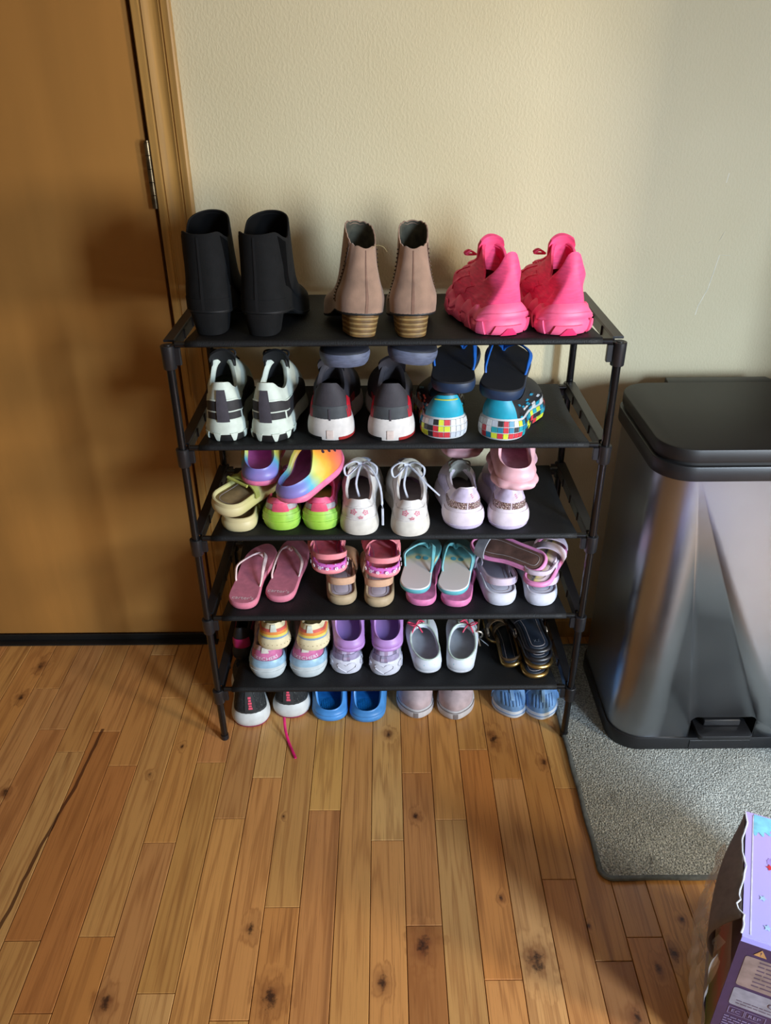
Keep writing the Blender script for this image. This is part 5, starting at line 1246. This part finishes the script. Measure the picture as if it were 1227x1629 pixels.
        sandal(lab, 'black and gold flat sandals', .185, .066 if i < 4 else .052, 1, gd if i in (0, 1, 4) else bs_, nb, brz if i in (0, 4) else bs_, (x, y, z+zz), rz, rx, ry, hs=.009, lip=.001, heel_z=(.02, .026), te=.42, bands=(((.50, .56, .030, .028), (.72, .80, .018, .014)) if i == 4 else ((.52, .66, .009, .008),)), heelband=i == 4, parts=parts, heel=.88, th=.0025)
    # loose ankle straps hanging beside the heap
    r = thing('gladiator_sandal', 'bronze sandal with loose buckled straps leaning behind the black heap', 'sandal')
    F = Foot(.18, .062, -1)
    sole(F, 'sole', 0, .008, gd, r, rows=3); sole(F, 'footbed', .008, .0095, bs_, r, o0=-.001, o1=-.002, bulge=0, rows=1)
    for k, (a, b) in enumerate(((.02, .05), (.35, .055), (.6, .04))): band(F, a+.05, a+.11, b, b, .006, .002, brz, 'strap', r)
    for s, q in ((-1, 1), (1, .8), (-1, .55)):
        mb = MB(); mb.tube(catmull([(s*.026, .06, .03), (s*.040*q, .03, .050*q), (s*.046, .00, .030), (s*.042*q, -.012, .008)], 6), .0022, 6, flat=.5); mb.build('ankle_strap', bs_ if q < 1 else brz, r)
    for s in (-1, 1):
        mb = MB(); c = Vector((s*.046, .0, .030)); mb.tube([c+Vector((.010*math.cos(2*PI*k/16), 0, .010*math.sin(2*PI*k/16))) for k in range(17)], .002, 6, cap=False); mb.build('buckle', chn, r)
    put(r, .604, .125, z+.004, 0, 2, -3)
tier5()

# ---- floor row -------------------------------------------------------------
def floor_row():
    kb = knit_black(); wm = M((206, 208, 206), .5, var=.04, key='white_mid'); rs = M((150, 50, 84), .5, key='berry_rubber'); dkr = M((44, 48, 50), .6, key='dark_rand'); hot = M((226, 84, 110), .6, key='hot_mark'); mg = M((206, 20, 100), .6, key='magenta_lace')
    for i, (x, y, rz, rx, lab) in enumerate(((.056, .030, 8, 0, 'black knit running shoe with berry outsole next to the left front post'), (.136, .056, -1, 0, 'black knit running shoe with berry outsole beside the blue clogs'))):
        def parts(r, F, U, S):
            patch(U, -.24, .24, .0, .14, .0010, dkr, 'rand', r, nu=20, nv=3)
            patch(U, -.028, .028, .14, .98, .0014, M((48, 50, 52), .8, bs=500, bst=.5, key='tab_grey'), 'heel_tab', r, nu=4, nv=8)
            for k in range(5): patch(U, -.008+.002*(k % 2), .010-.002*(k % 2), .24+.10*k, .31+.10*k, .0022, hot, 'pink_mark', r, nu=3, nv=2)
        o = sneaker(lab, 'black knit running shoes', .225, .086, -1+2*i, kb, wm, (x, y, 0), rz, rx, hs=.034, hc=.112, hf=.115, zs=.085, parts=parts, outm=rs, lace=mg, heelW=.90, w=.28, sb=.005, lining=M((18, 18, 20), .9, key='lin_b'))
    mb = MB(); mb.tube(catmull([(.128, .03, .030), (.132, .008, .014), (.140, -.014, .0035), (.148, -.034, .0026), (.160, -.062, .0024)], 6), .0030, 8, flat=.45)
    o = mb.build('shoe_lace', mg); o['label'] = 'magenta shoe lace end lying on the floor below the black knit shoes'; o['category'] = 'shoelace'
    bl = M((74, 144, 214), .42, var=.05, key='sky_foam'); bi = M((30, 116, 190), .45, key='sky_inner'); br = M((22, 130, 206), .4, key='sky_ribs')
    for i, (x, y, rz, lab) in enumerate(((.228, .040, 0, 'bright blue foam clog on the floor, left one of the pair'), (.308, .036, -1, 'bright blue foam clog on the floor, right one of the pair'))):
        clog(lab, 'bright blue clogs', .205, .088, -1+2*i, bl, (x, y, 0), rz, hz=.032, foot=.020, front=.092, inner=bi, bed=bi, ribs=br, w=.37, th=.006, zmid=.066, heelW=.88, sb=.004)
    # pale sneakers, toes towards the viewer
    gp = M((190, 172, 178), .7, bs=500, bst=.25, var=.08, key='dusty_canvas'); rub = M((206, 206, 212), .5, var=.05, key='toe_rubber'); tn = M((198, 172, 146), .7, key='sand_panel'); stn = M((128, 122, 124), .6, key='stain')
    for i, (x, y, rz, lab) in enumerate(((.412, .052, 173, 'dusty pink canvas sneaker facing the room, left one beside the blue clogs'), (.515, .046, 183, 'dusty pink canvas sneaker facing the room, right one'))):
        def parts(r, F, U, S):
            patch(U, .40, .60, .60, .82, .0014, tn, 'vamp_panel', r, nu=12, nv=4); patch(U, .47, .53, .40, .66, .0018, gp, 'toe_tab', r, nu=5, nv=4)
            patch(S, .34, .66, .78, .86, .0012, stn, 'foxing_line', r, nu=20, nv=1); patch(S, .485, .515, .08, .7, .0010, stn, 'scuff', r, nu=4, nv=4)
        L = .205; c, s = math.cos(R(rz)), math.sin(R(rz))
        sneaker(lab, 'dusty pink canvas sneakers', L, .084, 1-2*i, gp, rub, (x+s*L, y-c*L, 0), rz, hs=.026, hc=.075, hf=.088, zs=.060, parts=parts, lace=M((206, 204, 206), .6, key='lace_w2'), heelW=.8, lining=M((60, 56, 58), .9, key='lin_c'), lace_vs=(.78, .86, .94), sb=.002, tc=.62)
    # toddler shoes
    tb = M((112, 156, 206), .75, bs=300, bst=.3, var=.15, vs=40, key='denim_blue'); ts = M((204, 212, 222), .5, var=.04, key='tod_sole'); sb_ = M((88, 140, 200), .5, key='blue_line')
    for i, (x, y, rz, lab) in enumerate(((.630, .050, 175, 'light blue toddler shoe with strap, left one'), (.707, .044, 183, 'light blue toddler shoe with strap, right one by the right front post'))):
        L = .14; c, s = math.cos(R(rz)), math.sin(R(rz))
        def parts(r, F, U, S):
            patch(S, .25, .75, .48, .56, .0010, sb_, 'blue_line', r, nu=28, nv=1)
            band(F, .50, .64, .040, .034, .018, .004, tb, 'strap', r, o=-.001)
            for k in range(7): u = .41+.03*k; patch(U, u, u+.012, .22, .62, .0022, tb, 'pleat', r, nu=3, nv=5)
            patch(U, .485, .515, .40, .74, .0040, M((128, 168, 212), .7, bs=300, bst=.3, key='toggle'), 'loop', r, nu=4, nv=4)
        sneaker(lab, 'light blue toddler shoes', L, .076, 1-2*i, tb, ts, (x+s*L, y-c*L, 0), rz, hs=.020, hc=.060, hf=.060, zs=.050, t1=.62, w=.34, parts=parts, ton=False, heelW=.86, lining=M((70, 90, 120), .9, key='tod_lin'), sb=.001, name='toddler_shoe', tc=.62)
floor_row()
